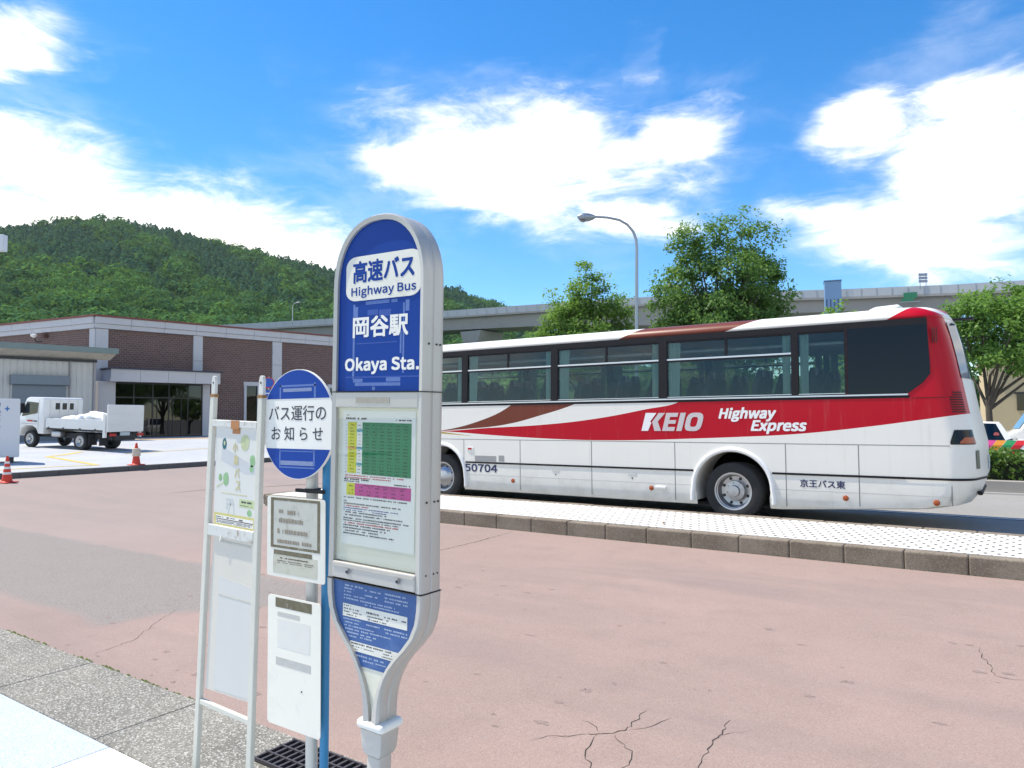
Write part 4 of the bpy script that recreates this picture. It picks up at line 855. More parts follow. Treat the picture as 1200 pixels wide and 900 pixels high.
# ---------------------------------------------------------------- highway bus (local x along the bus, front at -6.1, near side y=-1.25)
BX, BY = -6.9, 13.75
def fcurve(nt, sock, pts):
    n = N(nt, 'ShaderNodeFloatCurve'); c = n.mapping.curves[0]
    n.mapping.use_clip = False
    P = [((x+7)/14, z/4) for x, z in pts]
    c.points[0].location = P[0]; c.points[1].location = P[-1]
    for p in P[1:-1]: c.points.new(*p)
    for p in c.points: p.handle_type = 'AUTO_CLAMPED'
    n.mapping.update()
    nt.links.new(mth(nt, 'MULTIPLY', mth(nt, 'ADD', sock, 7.0), 1/14), n.inputs['Value'])
    return mth(nt, 'MULTIPLY', n.outputs[0], 4.0)
def buspaint():
    m = bpy.data.materials.new('bus_livery_paint'); m.use_nodes = True; nt = m.node_tree; b = nt.nodes['Principled BSDF']
    tc = N(nt, 'ShaderNodeTexCoord'); s = N(nt, 'ShaderNodeSeparateXYZ'); nt.links.new(tc.outputs['Object'], s.inputs[0])
    X, Y, Z = s.outputs
    gt = lambda a, b_: mth(nt, 'GREATER_THAN', a, b_); lt = lambda a, b_: mth(nt, 'LESS_THAN', a, b_); AND = lambda a, b_: mth(nt, 'MULTIPLY', a, b_); OR = lambda a, b_: mth(nt, 'MAXIMUM', a, b_)
    low = fcurve(nt, X, [(-7, 1.52), (-4.6, 1.53), (-3.65, 1.50), (-2.0, 1.41), (-.75, 1.36), (.12, 1.345), (1.18, 1.36), (1.92, 1.39), (2.84, 1.43), (3.87, 1.49), (4.93, 1.61), (5.7, 1.72), (6.25, 1.80), (7, 1.88)])
    upp = fcurve(nt, X, [(-7, 1.52), (-3.65, 1.512), (-2.39, 1.575), (-1.04, 1.64), (.12, 1.75), (1.19, 1.92), (1.86, 2.05), (2.3, 3.9), (7, 3.9)])
    red = AND(gt(Z, low), lt(Z, upp))
    bL = fcurve(nt, X, [(-7, 1.3), (-3.65, 1.52), (-2.53, 1.75), (-1.83, 2.03), (-1.5, 2.3), (7, 3.9)])
    bR = fcurve(nt, X, [(-7, 1.3), (-3.65, 1.513), (-3.02, 1.55), (-1.99, 1.64), (-1.04, 1.84), (-.27, 2.05), (.3, 2.3), (7, 3.9)])
    brown = AND(AND(gt(Z, bR), lt(Z, bL)), lt(Z, 2.2))
    lo = lt(Z, 3.2)
    red = AND(red, lo)
    # roof: brown centre section and red tail
    dz = mth(nt, 'SUBTRACT', Z, 3.25)
    rb = AND(AND(gt(X, mth(nt, 'MULTIPLY_ADD', dz, 2.4, .66)), lt(X, mth(nt, 'MULTIPLY_ADD', dz, 3.0, 2.70))), gt(Z, 3.2))
    rr = AND(gt(X, mth(nt, 'MULTIPLY_ADD', dz, 1.7, 5.23)), gt(Z, 3.2))
    red = OR(red, rr); brown = OR(brown, rb)
    # white tail panel between the red corners, white stripe round the roof end
    ins = lt(mth(nt, 'ABSOLUTE', Y), .84)
    tail = AND(AND(gt(X, 5.9), ins), lt(Z, 3.30)); red = AND(red, mth(nt, 'SUBTRACT', 1.0, tail))
    sx = mth(nt, 'ABSOLUTE', mth(nt, 'SUBTRACT', X, mth(nt, 'MULTIPLY_ADD', mth(nt, 'SUBTRACT', 3.455, Z), 2.6, 5.66)))
    stripe = AND(AND(lt(sx, .075), gt(Z, 3.27)), gt(X, 5.6)); red = AND(red, mth(nt, 'SUBTRACT', 1.0, stripe))
    gold = AND(AND(gt(Z, mth(nt, 'MULTIPLY_ADD', X, -.055, 1.245)), lt(Z, mth(nt, 'MULTIPLY_ADD', X, -.10, 1.12))), lt(X, -2.85))
    wv = noise(nt, tc.outputs['Object'], 1.5, 6, .6)
    white = mixc(nt, wv, (.73, .71, .655), (.77, .755, .70))
    dirt = mth(nt, 'MULTIPLY', mth(nt, 'MULTIPLY', sstep(nt, noise(nt, tc.outputs['Object'], 3.5, 7, .65), .40, .75), mth(nt, 'SUBTRACT', 1.0, sstep(nt, Z, .3, 1.0))), .30)
    c = mixc(nt, red, white, (.43, .005, .018)); c = mixc(nt, brown, c, (.155, .042, .026)); c = mixc(nt, gold, c, (.42, .28, .06))
    mpv = N(nt, 'ShaderNodeMapping'); mpv.inputs[3].default_value = (5, 1, .35); nt.links.new(tc.outputs['Object'], mpv.inputs[0])
    stk = mth(nt, 'MULTIPLY', sstep(nt, noise(nt, mpv.outputs[0], 2.2, 6, .6), .56, .80), .16)
    c = mixc(nt, mth(nt, 'MULTIPLY', stk, lt(Z, 2.05)), c, (.34, .32, .28))
    c = mixc(nt, dirt, c, (.40, .37, .32))
    nt.links.new(c, b.inputs['Base Color']); b.inputs['Roughness'].default_value = .32; b.inputs['Specular IOR Level'].default_value = .15; b.inputs['Coat Weight'].default_value = .06; b.inputs['Coat Roughness'].default_value = .06
    return m
BP = buspaint(); seamm = mat('seam_grey', (.16, .16, .16), .7, var=0); rubber = mat('black_rubber', (.014, .013, .016), .5, var=.1, spec=.2)
silver = mat('silver_trim', (.62, .62, .62), .3, .75, var=.05); blackgl = mat('black_gloss_panel', (.008, .008, .010), .10, var=0, spec=.28)
busglass = glass('bus_window_glass', (.74, .80, .78), .7)
bus = thing('highway_bus', 'white highway coach with red and brown swooshes parked at the island', 'bus', (BX, BY, 0))
def rearx(z): return float(np.interp(z, [.27, .45, .62, .9, 1.37, 1.86, 2.1, 2.48, 2.85, 3.21, 3.34, 3.47], [6.05, 6.22, 6.36, 6.45, 6.44, 6.34, 6.30, 6.24, 6.17, 6.08, 6.02, 5.86]))
def outline(z, inset=0.0, dzr=0.0, rc=.36, bulge=.10):
    xr = rearx(z)-dzr; xf = -6.1+.25*max(0, (z-1.2)/2.2)**2+dzr; w = 1.25-inset; pts = []
    def arc(cx, cy, r, a0, a1, n=8):
        return [(cx+r*math.cos(R(a0+(a1-a0)*k/n)), cy+r*math.sin(R(a0+(a1-a0)*k/n))) for k in range(n+1)]
    xs_side = [-5.2, -3.5, -1.5, 0, 1.8, 3.6, 4.6, 5.4]
    pts += [(x, -w) for x in xs_side]
    pts += arc(xr-bulge-rc, -w+rc, rc, -90, -12)
    pts += [(xr, -w*.35), (xr, w*.35)]
    pts += arc(xr-bulge-rc, w-rc, rc, 12, 90)
    pts += [(x, w) for x in xs_side[::-1]]
    pts += arc(xf+.06+rc, w-rc, rc, 90, 168)
    pts += [(xf, w*.35), (xf, -w*.35)]
    pts += arc(xf+.06+rc, -w+rc, rc, 192, 270)
    return pts
def bottomz(x): return .27+max(0, min(1, (x-3.6)/2.4))*.15
def lower_body():
    rings = []
    for z, ins, dzr in ((.27, .05, .10), (.31, .015, .02), (.45, .0, 0), (.62, 0, 0), (.9, 0, 0), (1.37, 0, 0), (1.86, 0, 0), (2.05, 0, 0)):
        rings.append([(x, y, max(z, bottomz(x)) if z > .28 else bottomz(x)-.02) if z < .44 else (x, y, z) for x, y in outline(z, ins, dzr)])
    o = MB().loft(rings).build('lower_body', BP, bus)
    for x in (2.79, -3.69):
        for y in (-1, 1):
            c = MB().lathe([(y*.52, .645), (y*1.5, .645)], 44, 'y', (x, 0, .56)).build('cut', None, bus)
            d = MB().box(x-.63, x+.63, min(y*.53, y*1.5), max(y*.53, y*1.5), -.3, .50).build('cut', None, bus)
            for t in (c, d):
                md = o.modifiers.new('b', 'BOOLEAN'); md.object = t; md.operation = 'DIFFERENCE'; md.solver = 'EXACT'
                bpy.context.view_layer.update()
                me = bpy.data.meshes.new_from_object(o.evaluated_get(bpy.context.evaluated_depsgraph_get()))
                o.modifiers.clear(); o.data = me; bpy.data.objects.remove(t)
    for p in o.data.polygons: p.use_smooth = True
    o.data.set_sharp_from_angle(angle=R(28)); return o
lb = lower_body()
lb.data.materials.clear(); lb.data.materials.append(BP)
# roof
rings = []
for z, ins, dzr in ((3.25, .03, 0), (3.30, .04, .0), (3.36, .075, .02), (3.41, .14, .05), (3.445, .25, .12), (3.462, .42, .22), (3.468, .62, .3)):
    rings.append([(x, y, z) for x, y in outline(min(z, 3.34), ins, dzr)])
MB().loft(rings).build('roof', BP, bus, smooth=2)
# rear cabin block behind the last clear window
def block(x_from, name, m, z0=2.05, z1=3.25, rear=True):
    rings = []
    for z in (z0, z0+.3, (z0+z1)/2, z1-.3, z1):
        pts = [p for p in outline(z, .03*(z-z0)/(z1-z0))]
        near = [p for p in pts if p[0] > 5.3 and p[1] < 0]; far_ = [p for p in pts if p[0] > 5.3 and p[1] >= 0]
        w = 1.25-.03*(z-z0)/(z1-z0)
        rings.append([(x, y, z) for x, y in [(x_from, -w)]+near+far_+[(x_from, w)]])
    return MB().loft(rings).build(name, m, bus, smooth=True)
block(4.64, 'rear_cabin', BP)
fr_pts = lambda z: [p for p in outline(z, .03*(z-2.05)/1.2)]
rings = []
for z in (2.05, 2.5, 3.0, 3.25):
    pts = fr_pts(z); i0 = [p for p in pts if p[0] < -5.1 and p[1] >= 0]; i1 = [p for p in pts if p[0] < -5.1 and p[1] < 0]
    i1s = [p for p in i1 if p[0] != -5.2]; sidept = [p for p in i1 if p[0] == -5.2]
    rings.append([(x, y, z) for x, y in i0+i1s+sidept])
MB().loft(rings, cap=False, closed=False).build('windshield', busglass, bus, smooth=True)
# floor, ceiling
MB().box(-5.4, 4.62, -1.17, 1.17, 3.2, 3.24).build('ceiling', mat('bus_ceiling', (.42, .43, .42), .8), bus)
MB().add([(-5.3, -1.2, 2.052), (4.62, -1.2, 2.052), (4.62, 1.2, 2.052), (-5.3, 1.2, 2.052)], [(0, 1, 2, 3)]).build('window_ledge', mat('ledge_dark', (.05, .05, .055), .7), bus, fix=False)
for s in (-1, 1):
    rk = MB().box(-5.0, 4.6, min(s*.62, s*1.14), max(s*.62, s*1.14), 2.93, 2.97).build('luggage_rack', mat('rack_grey', (.20, .21, .21), .6), bus)
    MB().box(-5.0, 4.6, min(s*.6, s*.62), max(s*.6, s*.62), 2.90, 3.06).build('rack_edge', MT['rack_grey'], rk)
# window band on both sides
WIN = [(-5.05, -3.11), (-2.95, -.83), (-.67, 1.48), (1.64, 3.81), (3.92, 4.62)]
def side(s):
    yy = lambda z, o_=0: s*(1.25-.03*(z-2.05)/1.2+o_)
    def strip(x0, x1, z0, z1, o_, name, m, th=.02, par=None):
        a, b = yy(z0, o_), yy(z1, o_); c, d = yy(z0, o_-th), yy(z1, o_-th)
        return MB().add([(x0, a, z0), (x1, a, z0), (x1, b, z1), (x0, b, z1), (x0, c, z0), (x1, c, z0), (x1, d, z1), (x0, d, z1)], [(0, 1, 2, 3), (7, 6, 5, 4), (0, 4, 5, 1), (1, 5, 6, 2), (2, 6, 7, 3), (3, 7, 4, 0)]).build(name, m, par or bus)
    strip(-5.2, 5.775, 3.15, 3.252, .006, 'header_rail', rubber, .05)
    strip(-5.2, 5.52, 2.045, 2.085, .006, 'sill_rail', rubber, .05)
    strip(-5.2, 5.50, 2.088, 2.112, .012, 'sill_trim', silver, .05)
    strip(-5.2, 4.64, 2.113, 2.128, .006, 'sill_gasket', rubber, .05)
    ed = [-5.2]+[v for w in WIN for v in w]+[4.66]
    for a, b in zip(ed[::2], ed[1::2]): strip(a, b, 2.128, 3.15, .006, 'window_pillar', rubber, .07)
    for k, (a, b) in enumerate(WIN):
        g_ = strip(a, b, 2.128, 3.15, -.018, 'window_pane', busglass, .006)
        strip(a, b, 2.130, 2.142, -.004, 'pane_edge', silver, .01, g_)
        strip(a, b, 3.118, 3.149, -.004, 'pane_edge', rubber, .012, g_)
        if k < 4:
            zt = 2.80
            strip(a, b, zt, zt+.028, -.002, 'sash_rail', silver, .014, g_); strip(a, b, zt-.03, zt-.001, -.004, 'sash_gasket', rubber, .014, g_)
            mid = (a+b)/2; strip(mid-.022, mid+.022, zt+.029, 3.117, -.003, 'sash_stile', rubber, .014, g_)
        for (xa, xb) in ([(a+.02, a+.24), (b-.15, b-.02)] if k < 4 else [(a+.02, a+.16)]):
            mb = MB(); n = 14; up_, dn = [], []
            for i in range(n+1):
                x = xa+(xb-xa)*i/n; yo = .055+.018*math.sin(i*2.0)
                up_.append((x, yy(3.12)-s*yo, 3.12)); xm = x+(xa-x)*.12
                dn.append((xm, yy(2.14)-s*yo, 2.14))
            mb.add(dn+up_, [(i, i+1, n+2+i, n+1+i) for i in range(n)]).build('curtain', MT.get('curtain') or mat('curtain', (.30, .42, .385), .9, var=.12, vs=14), bus, smooth=2, fix=False)
    # black glazed tail panel with a cut corner
    P = [(4.665, 2.115), (5.50, 2.115), (5.70, 2.27), (5.80, 2.40), (5.80, 2.55), (5.775, 3.15), (4.665, 3.15)]
    vs = [(x, yy(z, .010), z) for x, z in P]+[(x, yy(z, -.01), z) for x, z in P]; n = len(P)
    bg_ = MB().add(vs, [tuple(range(n)), tuple(range(2*n-1, n-1, -1))]+[((i+1) % n, i, n+i, n+(i+1) % n) for i in range(n)]).build('tail_panel', blackgl, bus)
    # skirt details, laid 2 mm proud of the body side
    Y0 = s*1.250
    def plate(x0, x1, z0, z1, name, m, t=.002, par=None):
        return MB().box(x0, x1, min(Y0, Y0+s*t), max(Y0, Y0+s*t), z0, z1).build(name, m, par or lb)
    for x in (-3.05, -1.58, .08, 1.77, 3.69, 4.79, 6.03):
        if x < 5.5: plate(x-.006, x+.006, bottomz(x)+.03, 1.33, 'panel_seam', seamm)
    plate(-4.4, 6.02, 1.325, 1.335, 'panel_seam', seamm, .0015)
    for a, b in ((-3.0, 2.1), (3.5, 6.0)): plate(a, b, .578, .583, 'panel_seam', mat('seam_light', (.42, .42, .41), .7, var=0) if 'seam_light' not in MT else MT['seam_light'], .0015)
    for x in (-1.76, 1.31, 4.59, 5.83):
        r_ = MB().lathe([(Y0, .045), (Y0+s*.012, .042), (Y0+s*.02, .02)], 14, 'y', (x, 0, .49)).build('side_marker', lampor, lb, smooth=True)
    for x in (-.73, .93):
        h_ = plate(x-.08, x+.08, .715, .755, 'hatch_handle', silver, .006)
        MB().lathe([(Y0, .014), (Y0+s*.004, .014)], 10, 'y', (x, 0, .655)).build('hatch_lock', rubber, lb)
    h_ = MB().box(1.38, 1.60, min(Y0, Y0+s*.03), max(Y0, Y0+s*.03), .485, .535).build('side_lamp', carwhite, lb, bevel=.012)
    plate(-2.75, -2.19, .865, .985, 'air_grille', mat('grille_grey', (.30, .30, .30), .7, var=.2, vs=40) if 'grille_grey' not in MT else MT['grille_grey'], .004)
    plate(-2.12, -1.985, .875, 1.0, 'air_grille', MT['grille_grey'], .004)
    sw = MB().box(-2.95, -2.79, min(Y0, Y0+s*.012), max(Y0, Y0+s*.012), 1.09, 1.165).build('switch_cover', carwhite, lb, bevel=.006)
    MB().box(-2.93, -2.83, min(Y0+s*.012, Y0+s*.018), max(Y0+s*.012, Y0+s*.018), 1.11, 1.15).build('red_button', lampred, sw)
    # arch trims
    for x in (2.79, -3.69):
        pr = []; n = 26
        for k in range(n+1):
            a = math.pi*k/n
            pr.append((x+.68*math.cos(a), .56+.66*math.sin(a)))
        pr = [(x+.70, .32), (x+.70, .45)]+pr+[(x-.70, .45), (x-.70, .32)]
        MB().tube([(px_, s*1.252, pz_) for px_, pz_ in pr], .042, 8).build('arch_trim', carwhite, lb, smooth=True)
    # rear lamp cluster wrapping the corner, vents, red panel line
    for k in range(3): MB().box(5.835+k*.028, 5.848+k*.028, min(s*1.223, s*1.236), max(s*1.223, s*1.236), 2.86, 3.09).build('vent_slot', MT.get('vent_red') or mat('vent_red', (.045, .002, .004), .7, var=0), bus)
    plate(5.55, 6.0, 2.042, 2.05, 'panel_seam', MT['vent_red'], .003)
    return yy
side(-1); side(1)
# rub rail, rear corner details follow the body outline
def skin(z, off): return outline(z, -off, -off)
def band(z0, z1, x_min, off, name, m, smooth=True, sel=None, parent=None, yside=None):
    a, b = skin(z0, off), skin(z1, off); idx = [i for i in range(len(a)) if a[i][0] >= x_min and (sel is None or sel(*a[i]))]
    if yside: idx = [i for i in idx if a[i][1]*yside > 0]
    lo_ = [(a[i][0], a[i][1], z0) for i in idx]; hi_ = [(b[i][0], b[i][1], z1) for i in idx]; n = len(idx)
    return MB().add(lo_+hi_, [(i, i+1, n+i+1, n+i) for i in range(n-1)]).build(name, m, parent or lb, smooth=2, fix=False)
for a, b in ((-3.0, 2.11),):
    for s in (-1, 1): MB().box(a, b, min(s*1.25, s*1.262), max(s*1.25, s*1.262), .822, .856).build('rub_rail', rubber, lb)
for s in (-1, 1): MB().box(3.47, 5.42, min(s*1.25, s*1.262), max(s*1.25, s*1.262), .822, .856).build('rub_rail', rubber, lb)
band(.822, .856, 5.39, .012, 'rub_rail', rubber)
# bumper seam, tail lamps wrap
for s in (-1, 1):
    for nm, m_, za, zb, off_, y_in, sl in (('tail_lamp', blackgl, 1.35, 1.565, .006, .60, 2.0), ('indicator_lamp', lampor, 1.365, 1.455, .010, .86, .9)):
        a, b = skin(1.35, off_), skin(1.56, off_); idx = [i for i in range(len(a)) if a[i][0] > 5.5 and a[i][1]*s > y_in]
        idx.sort(key=lambda i: -a[i][1]*s); lo_, hi_ = [], []; x0_ = 6.02 if nm == 'tail_lamp' else 6.14
        samp = []
        for i0, i1 in zip(idx, idx[1:]):
            for q in range(4): samp.append([a[i0][c]+(a[i1][c]-a[i0][c])*q/4 for c in (0, 1)]+[b[i0][c]+(b[i1][c]-b[i0][c])*q/4 for c in (0, 1)])
        for ax_, ay_, bx_, by_ in samp:
            if ax_ < x0_: continue
            zt = min(zb, za+.01+(ax_-x0_)*sl); f_ = (zt-1.35)/.21
            lo_.append((ax_, ay_, za)); hi_.append((ax_+(bx_-ax_)*f_, ay_+(by_-ay_)*f_, zt))
        n = len(lo_); MB().add(lo_+hi_, [(i, i+1, n+i+1, n+i) for i in range(n-1)]).build(nm, m_, lb, smooth=2, fix=False)
    MB().box(6.024, 6.034, min(s*1.20, s*1.238), max(s*1.20, s*1.238), .45, 1.335).build('panel_seam', seamm, lb)
    for k in range(9): band(1.82+k*.036, 1.84+k*.036, 6.03, .004, 'vent_slot', MT['vent_red'], sel=lambda x, y, s=s: 1.0 < y*s < 1.215, parent=bus)
# rear window: curved strip of glass across the tail, number plate, lamps
def rearpt(z, y, off=0.0, rc=.36, bulge=.10):
    w = 1.25-.03*max(0, (z-2.05)/1.2); xr = rearx(z); cy = w-rc; ay = abs(y); cxr = xr-bulge-rc
    ye = cy+rc*math.sin(R(12)); 
    if ay > ye: x = cxr+math.sqrt(max(0, rc*rc-(ay-cy)**2))
    elif ay > w*.35: x = xr+(cxr+rc*math.cos(R(12))-xr)*(ay-w*.35)/(ye-w*.35)
    else: x = xr
    return x+off
gy = [-.90+1.80*k/24 for k in range(25)]
MB().loft([[(rearpt(z, y*(1-.06*(z-2.3)), .010), y*(1-.06*(z-2.3)), z) for y in gy] for z in (2.34, 2.5, 2.7, 2.9, 3.05, 3.2)], cap=False, closed=False).build('rear_window', mat('rear_glass_blue', (.045, .07, .10), .05, var=0), bus, smooth=2)
for s in (-1, 1): MB().loft([[(rearpt(z, s*y, .012), s*y, z) for y in (.86, .93, 1.0)] for z in (.99, 1.12, 1.26)], cap=False, closed=False).build('reflector', mat('plate_olive', (.10, .11, .08), .4, var=0) if 'plate_olive' not in MT else MT['plate_olive'], bus)
MB().box(6.452, 6.462, -.2, .2, .95, 1.15).build('number_plate', MT['plate'], bus)
MB().box(6.32, 6.39, -.7, .7, .58, .64).build('bumper_strip', rubber, bus, bevel=.02)
# roof unit
au = MB().loft([[(4.92, -.75, 3.40), (5.36, -.75, 3.40), (5.36, .3, 3.44), (4.92, .3, 3.44)], [(4.92, -.75, 3.49), (5.36, -.75, 3.52), (5.36, .3, 3.55), (4.92, .3, 3.52)], [(5.00, -.68, 3.535), (5.34, -.68, 3.55), (5.34, .25, 3.58), (5.00, .25, 3.56)]]).build('roof_vent', whitep, bus, bevel=.02)
# mirror arm at rear top, seen as a small dark fin
MB().box(6.02, 6.32, -.1, .1, 3.30, 3.33).build('rear_camera_fin', rubber, bus, bevel=.01)
# wheels
def buswheel(x, s, rear):
    y = s*1.20; r = .50; w = .30
    t = MB().lathe([(y-s*w*1.9 if rear else y-s*w, r*.55), (y-s*w*1.9 if rear else y-s*w, r*.95), (y-s*.04, r*.99), (y-s*.01, r*.95), (y+s*.006, r*.82), (y, r*.68), (y-s*.012, r*.62)], 44, 'y', (x, 0, r), False).build('wheel', tyre, bus, smooth=True)
    d = .17 if rear else -.03
    prof = [(y-s*.02, r*.63), (y-s*.002, r*.645), (y-s*.006, r*.60), (y-s*.03, r*.585), (y-s*.035, r*.56), (y-s*.09, r*.545)]
    if rear: prof += [(y-s*.16, r*.50), (y-s*.17, r*.36), (y-s*.09, r*.34), (y-s*.085, r*.2), (y-s*.03, r*.18), (y-s*.025, r*.01)]
    else: prof += [(y-s*.06, r*.48), (y-s*.0, r*.34), (y+s*.02, r*.26), (y+s*.03, r*.12), (y+s*.035, r*.01)]
    rm = MB().lathe(prof, 36, 'y', (x, 0, r), False).build('rim', rimm, t, smooth=True)
    for k in range(8):
        a = k*math.pi/4+.2; yy_ = y-s*.09 if rear else y-s*.01
        MB().lathe([(yy_-s*.01, .017), (yy_+s*.02, .015)], 6, 'y', (x+math.cos(a)*r*.28, 0, r+math.sin(a)*r*.28)).build('wheel_nut', rimm, rm)
    for k in range(8):
        a = k*math.pi/4+.4; yy_ = y-s*.155 if rear else y-s*.05
        MB().lathe([(yy_-s*.01, .026), (yy_+s*.006, .026)], 10, 'y', (x+math.cos(a)*r*.44, 0, r+math.sin(a)*r*.44)).build('rim_hole', blackf, rm)
for x, rear in ((2.79, True), (-3.69, False)):
    for s in (-1, 1):
        buswheel(x, s, rear)
        MB().box(x-.66, x+.66, min(s*.50, s*.52), max(s*.50, s*.52), .2, 1.2).build('wheel_well', mat('well_black', (.015, .015, .015), .95, var=0) if 'well_black' not in MT else MT['well_black'], bus)
MB().box(-5.6, 3.6, -1.0, 1.0, .22, .27).build('underfloor', MT['well_black'], bus)
# seats
seatm = mat('seat_dark', (.02, .02, .025), .9, var=.25, vs=12); cov = mat('head_cover', (.22, .24, .25), .9, var=.05)
def seat():
    rings = []
    for z, w, d, xo in ((1.9, .235, .07, .0), (2.15, .24, .075, .03), (2.35, .225, .07, .065), (2.44, .16, .06, .08), (2.52, .145, .055, .09), (2.575, .11, .04, .095)):
        rings.append([(xo+d*math.copysign(abs(math.cos(a))**.6, math.cos(a)), w*math.copysign(abs(math.sin(a))**.6, math.sin(a)), z) for a in [2*math.pi*i/16 for i in range(16)]])
    o = MB().loft(rings).build('passenger_seat', seatm, bus, smooth=2)
    MB().loft([[(xo+(d+.006)*math.copysign(abs(math.cos(a))**.6, math.cos(a)), (w+.004)*.8*math.copysign(abs(math.sin(a))**.6, math.sin(a)), z) for a in [2*math.pi*i/12 for i in range(12)]] for z, w, d, xo in ((2.45, .15, .06, .08), (2.52, .145, .055, .09), (2.582, .11, .04, .095))]).build('head_cover', cov, o, smooth=2)
    return o
s0 = seat(); first = True
for i in range(11):
    for y in (-.93, -.47, .47, .93):
        x = -4.6+i*.86
        if first: s0.location = (x, y, 0); first = False
        else: dup(s0, bus, (x, y, 0))
# lettering on the near side
ltw = mat('letter_white', (.78, .78, .77), .4, var=0); lts = mat('letter_silver', (.55, .50, .50), .4, var=0)
yl = -1.2535
def letter(pts, m, sh=.27):
    return MB().xz([(x+sh*z*.325, 1.53+z*.325) for x, z in pts], yl-.001, yl+.001).build('lettering', m, lb)
letter([(1.535, 0), (1.765, 0), (1.765, .22), (1.625, .22), (1.625, .40), (1.755, .40), (1.755, .60), (1.625, .60), (1.625, .78), (1.765, .78), (1.765, 1), (1.535, 1)], lts)
letter([(1.805, 0), (1.905, 0), (1.905, 1), (1.805, 1)], lts)
ro, ri = [], []
for k in range(32):
    a = 2*math.pi*k/32; c_, s_ = math.cos(a), math.sin(a); q = lambda v: math.copysign(abs(v)**.62, v)
    ro.append((2.095+.155*q(c_)+.27*.325*(.5+.5*q(s_)), 1.53+.325*(.5+.5*q(s_)))); ri.append((2.095+.062*q(c_)+.27*.325*(.5+.27*q(s_)), 1.53+.325*(.5+.27*q(s_))))
MB().add([(x, yl, z) for x, z in ro]+[(x, yl, z) for x, z in ri], [(k, (k+1) % 32, 32+(k+1) % 32, 32+k) for k in range(32)]).build('lettering', lts, lb, fix=False)
MB().xz([(1.13, 1.53), (1.26, 1.53), (1.33, 1.68), (1.305, 1.70), (1.43, 1.855), (1.22, 1.86)], yl-.001, yl+.001).build('lettering', ltw, lb)
MB().xz([(1.345, 1.695), (1.385, 1.53), (1.515, 1.53), (1.455, 1.70), (1.60, 1.855), (1.475, 1.855)], yl-.001, yl+.001).build('lettering', lts, lb)
text('Highway', 'lettering', ltw, lb, 2.59, 3.55, 1.70, 1.93, yl, shear=.25, thick=.011)
text('Express', 'lettering', ltw, lb, 3.14, 4.03, 1.495, 1.71, yl, shear=.25, thick=.011)
navy2 = mat('number_navy', (.02, .025, .09), .5, var=0)
text('50704', 'fleet_number', navy2, lb, -3.02, -2.16, .645, .80, yl, thick=.008)
text('京王バス東', 'lettering', navy2, lb, 3.91, 4.585, .635, .755, yl, thick=.004)
# ---------------------------------------------------------------- bus stop sign (local: x right, -y faces the viewer, z up)
alu = mat('sign_aluminium', (.50, .475, .425), .38, .35, var=.06, vs=4, dirt=.25, dirtcol=(.36, .35, .32), ds=6)
creamp = mat('sign_cream_panel', (.74, .705, .56), .5, var=.05, vs=5, dirt=.25, dirtcol=(.44, .43, .38), ds=4)
sblue = mat('sign_panel_blue', (.006, .046, .25), .4, var=.08, vs=3, spec=.15)
sblue2 = mat('info_panel_blue', (.03, .095, .27), .4, var=.22, vs=9, dirt=.55, dirtcol=(.12, .19, .36), ds=9)
pwhite = mat('print_white', (.79, .76, .68), .5, var=.03); pdirty = mat('plate_offwhite', (.72, .69, .59), .5, var=.08, vs=8, dirt=.35, dirtcol=(.42, .40, .32), ds=9)
ink = mat('print_ink', (.05, .05, .06), .7, var=0); inkr = mat('print_red', (.50, .05, .06), .7, var=0); inkb = mat('print_blue', (.06, .09, .28), .7, var=0)
ghost = mat('adhesive_ghost', (.02, .07, .30), .6, var=.3, vs=60, dirt=.5, dirtcol=(.05, .11, .36), ds=40); ghostw = mat('tape_residue', (.10, .17, .40), .8, var=.25, vs=70, dirt=.5, dirtcol=(.04, .09, .33), ds=50)
bs = thing('bus_stop_sign', 'tall round topped bus stop sign, blue head over white timetable panel', 'bus stop sign', (-1.93, 1.95, .012))
bs.rotation_euler = (0, R(1.3), 0)
cx_, hw = -.032, .232            # centre line and outer half width of the head
def head_outline(hw_, top, r):
    pts = []
    for k in range(25):
        a = math.pi*k/24; e = 2.25
        c_, s_ = math.cos(a), math.sin(a)
        pts.append((cx_+hw_*math.copysign(abs(c_)**(2/e), c_), top-r+r*abs(s_)**(2/e)))
    return pts
TOPZ = 2.533
# lower neck, given as half widths by height (outer, inner)
NECK = [(1.185, .238, .214), (1.13, .236, .212), (1.08, .226, .203), (1.03, .203, .180), (.985, .165, .143), (.945, .125, .104), (.905, .092, .073), (.865, .068, .049), (.825, .052, .031), (.785, .043, .018), (.745, .040, .010), (.70, .039, .006)]
ncx = lambda z: -.032
def side_paths(inner):
    o = 2 if inner else 1
    rgt = [(ncx(n[0])+n[o], n[0]) for n in NECK]; lft = [(ncx(n[0])-n[o], n[0]) for n in NECK]
    return lft, rgt
D0, D1 = -.05, .05
arch_o = head_outline(hw, TOPZ, .262); arch_i = head_outline(hw-.022, TOPZ-.022, .242)
def frame_strip(outer, inner, name, y0=D0, y1=D1):
    """channel between an outer and an inner polyline, full sign depth"""
    n = len(outer); rings = []
    for (xo, zo), (xi, zi) in zip(outer, inner):
        xm, zm = xi*.25+xo*.75, zi*.25+zo*.75
        rings.append([(xi, y0, zi), (xm, y0-.004, zm), (xo, y0+.006, zo), (xo, -.004, zo), (xo-(xo-xi)*.12, 0, zo-(zo-zi)*.12), (xo, .004, zo), (xo, y1-.006, zo), (xm, y1+.004, zm), (xi, y1, zi)])
    return MB().loft(rings, cap=True).build(name, alu, bs, smooth=True)
zs = [2.271, 2.1, 1.885]
fo_ = [(cx_+hw, z) for z in zs[::-1]]+arch_o+[(cx_-hw, z) for z in zs]
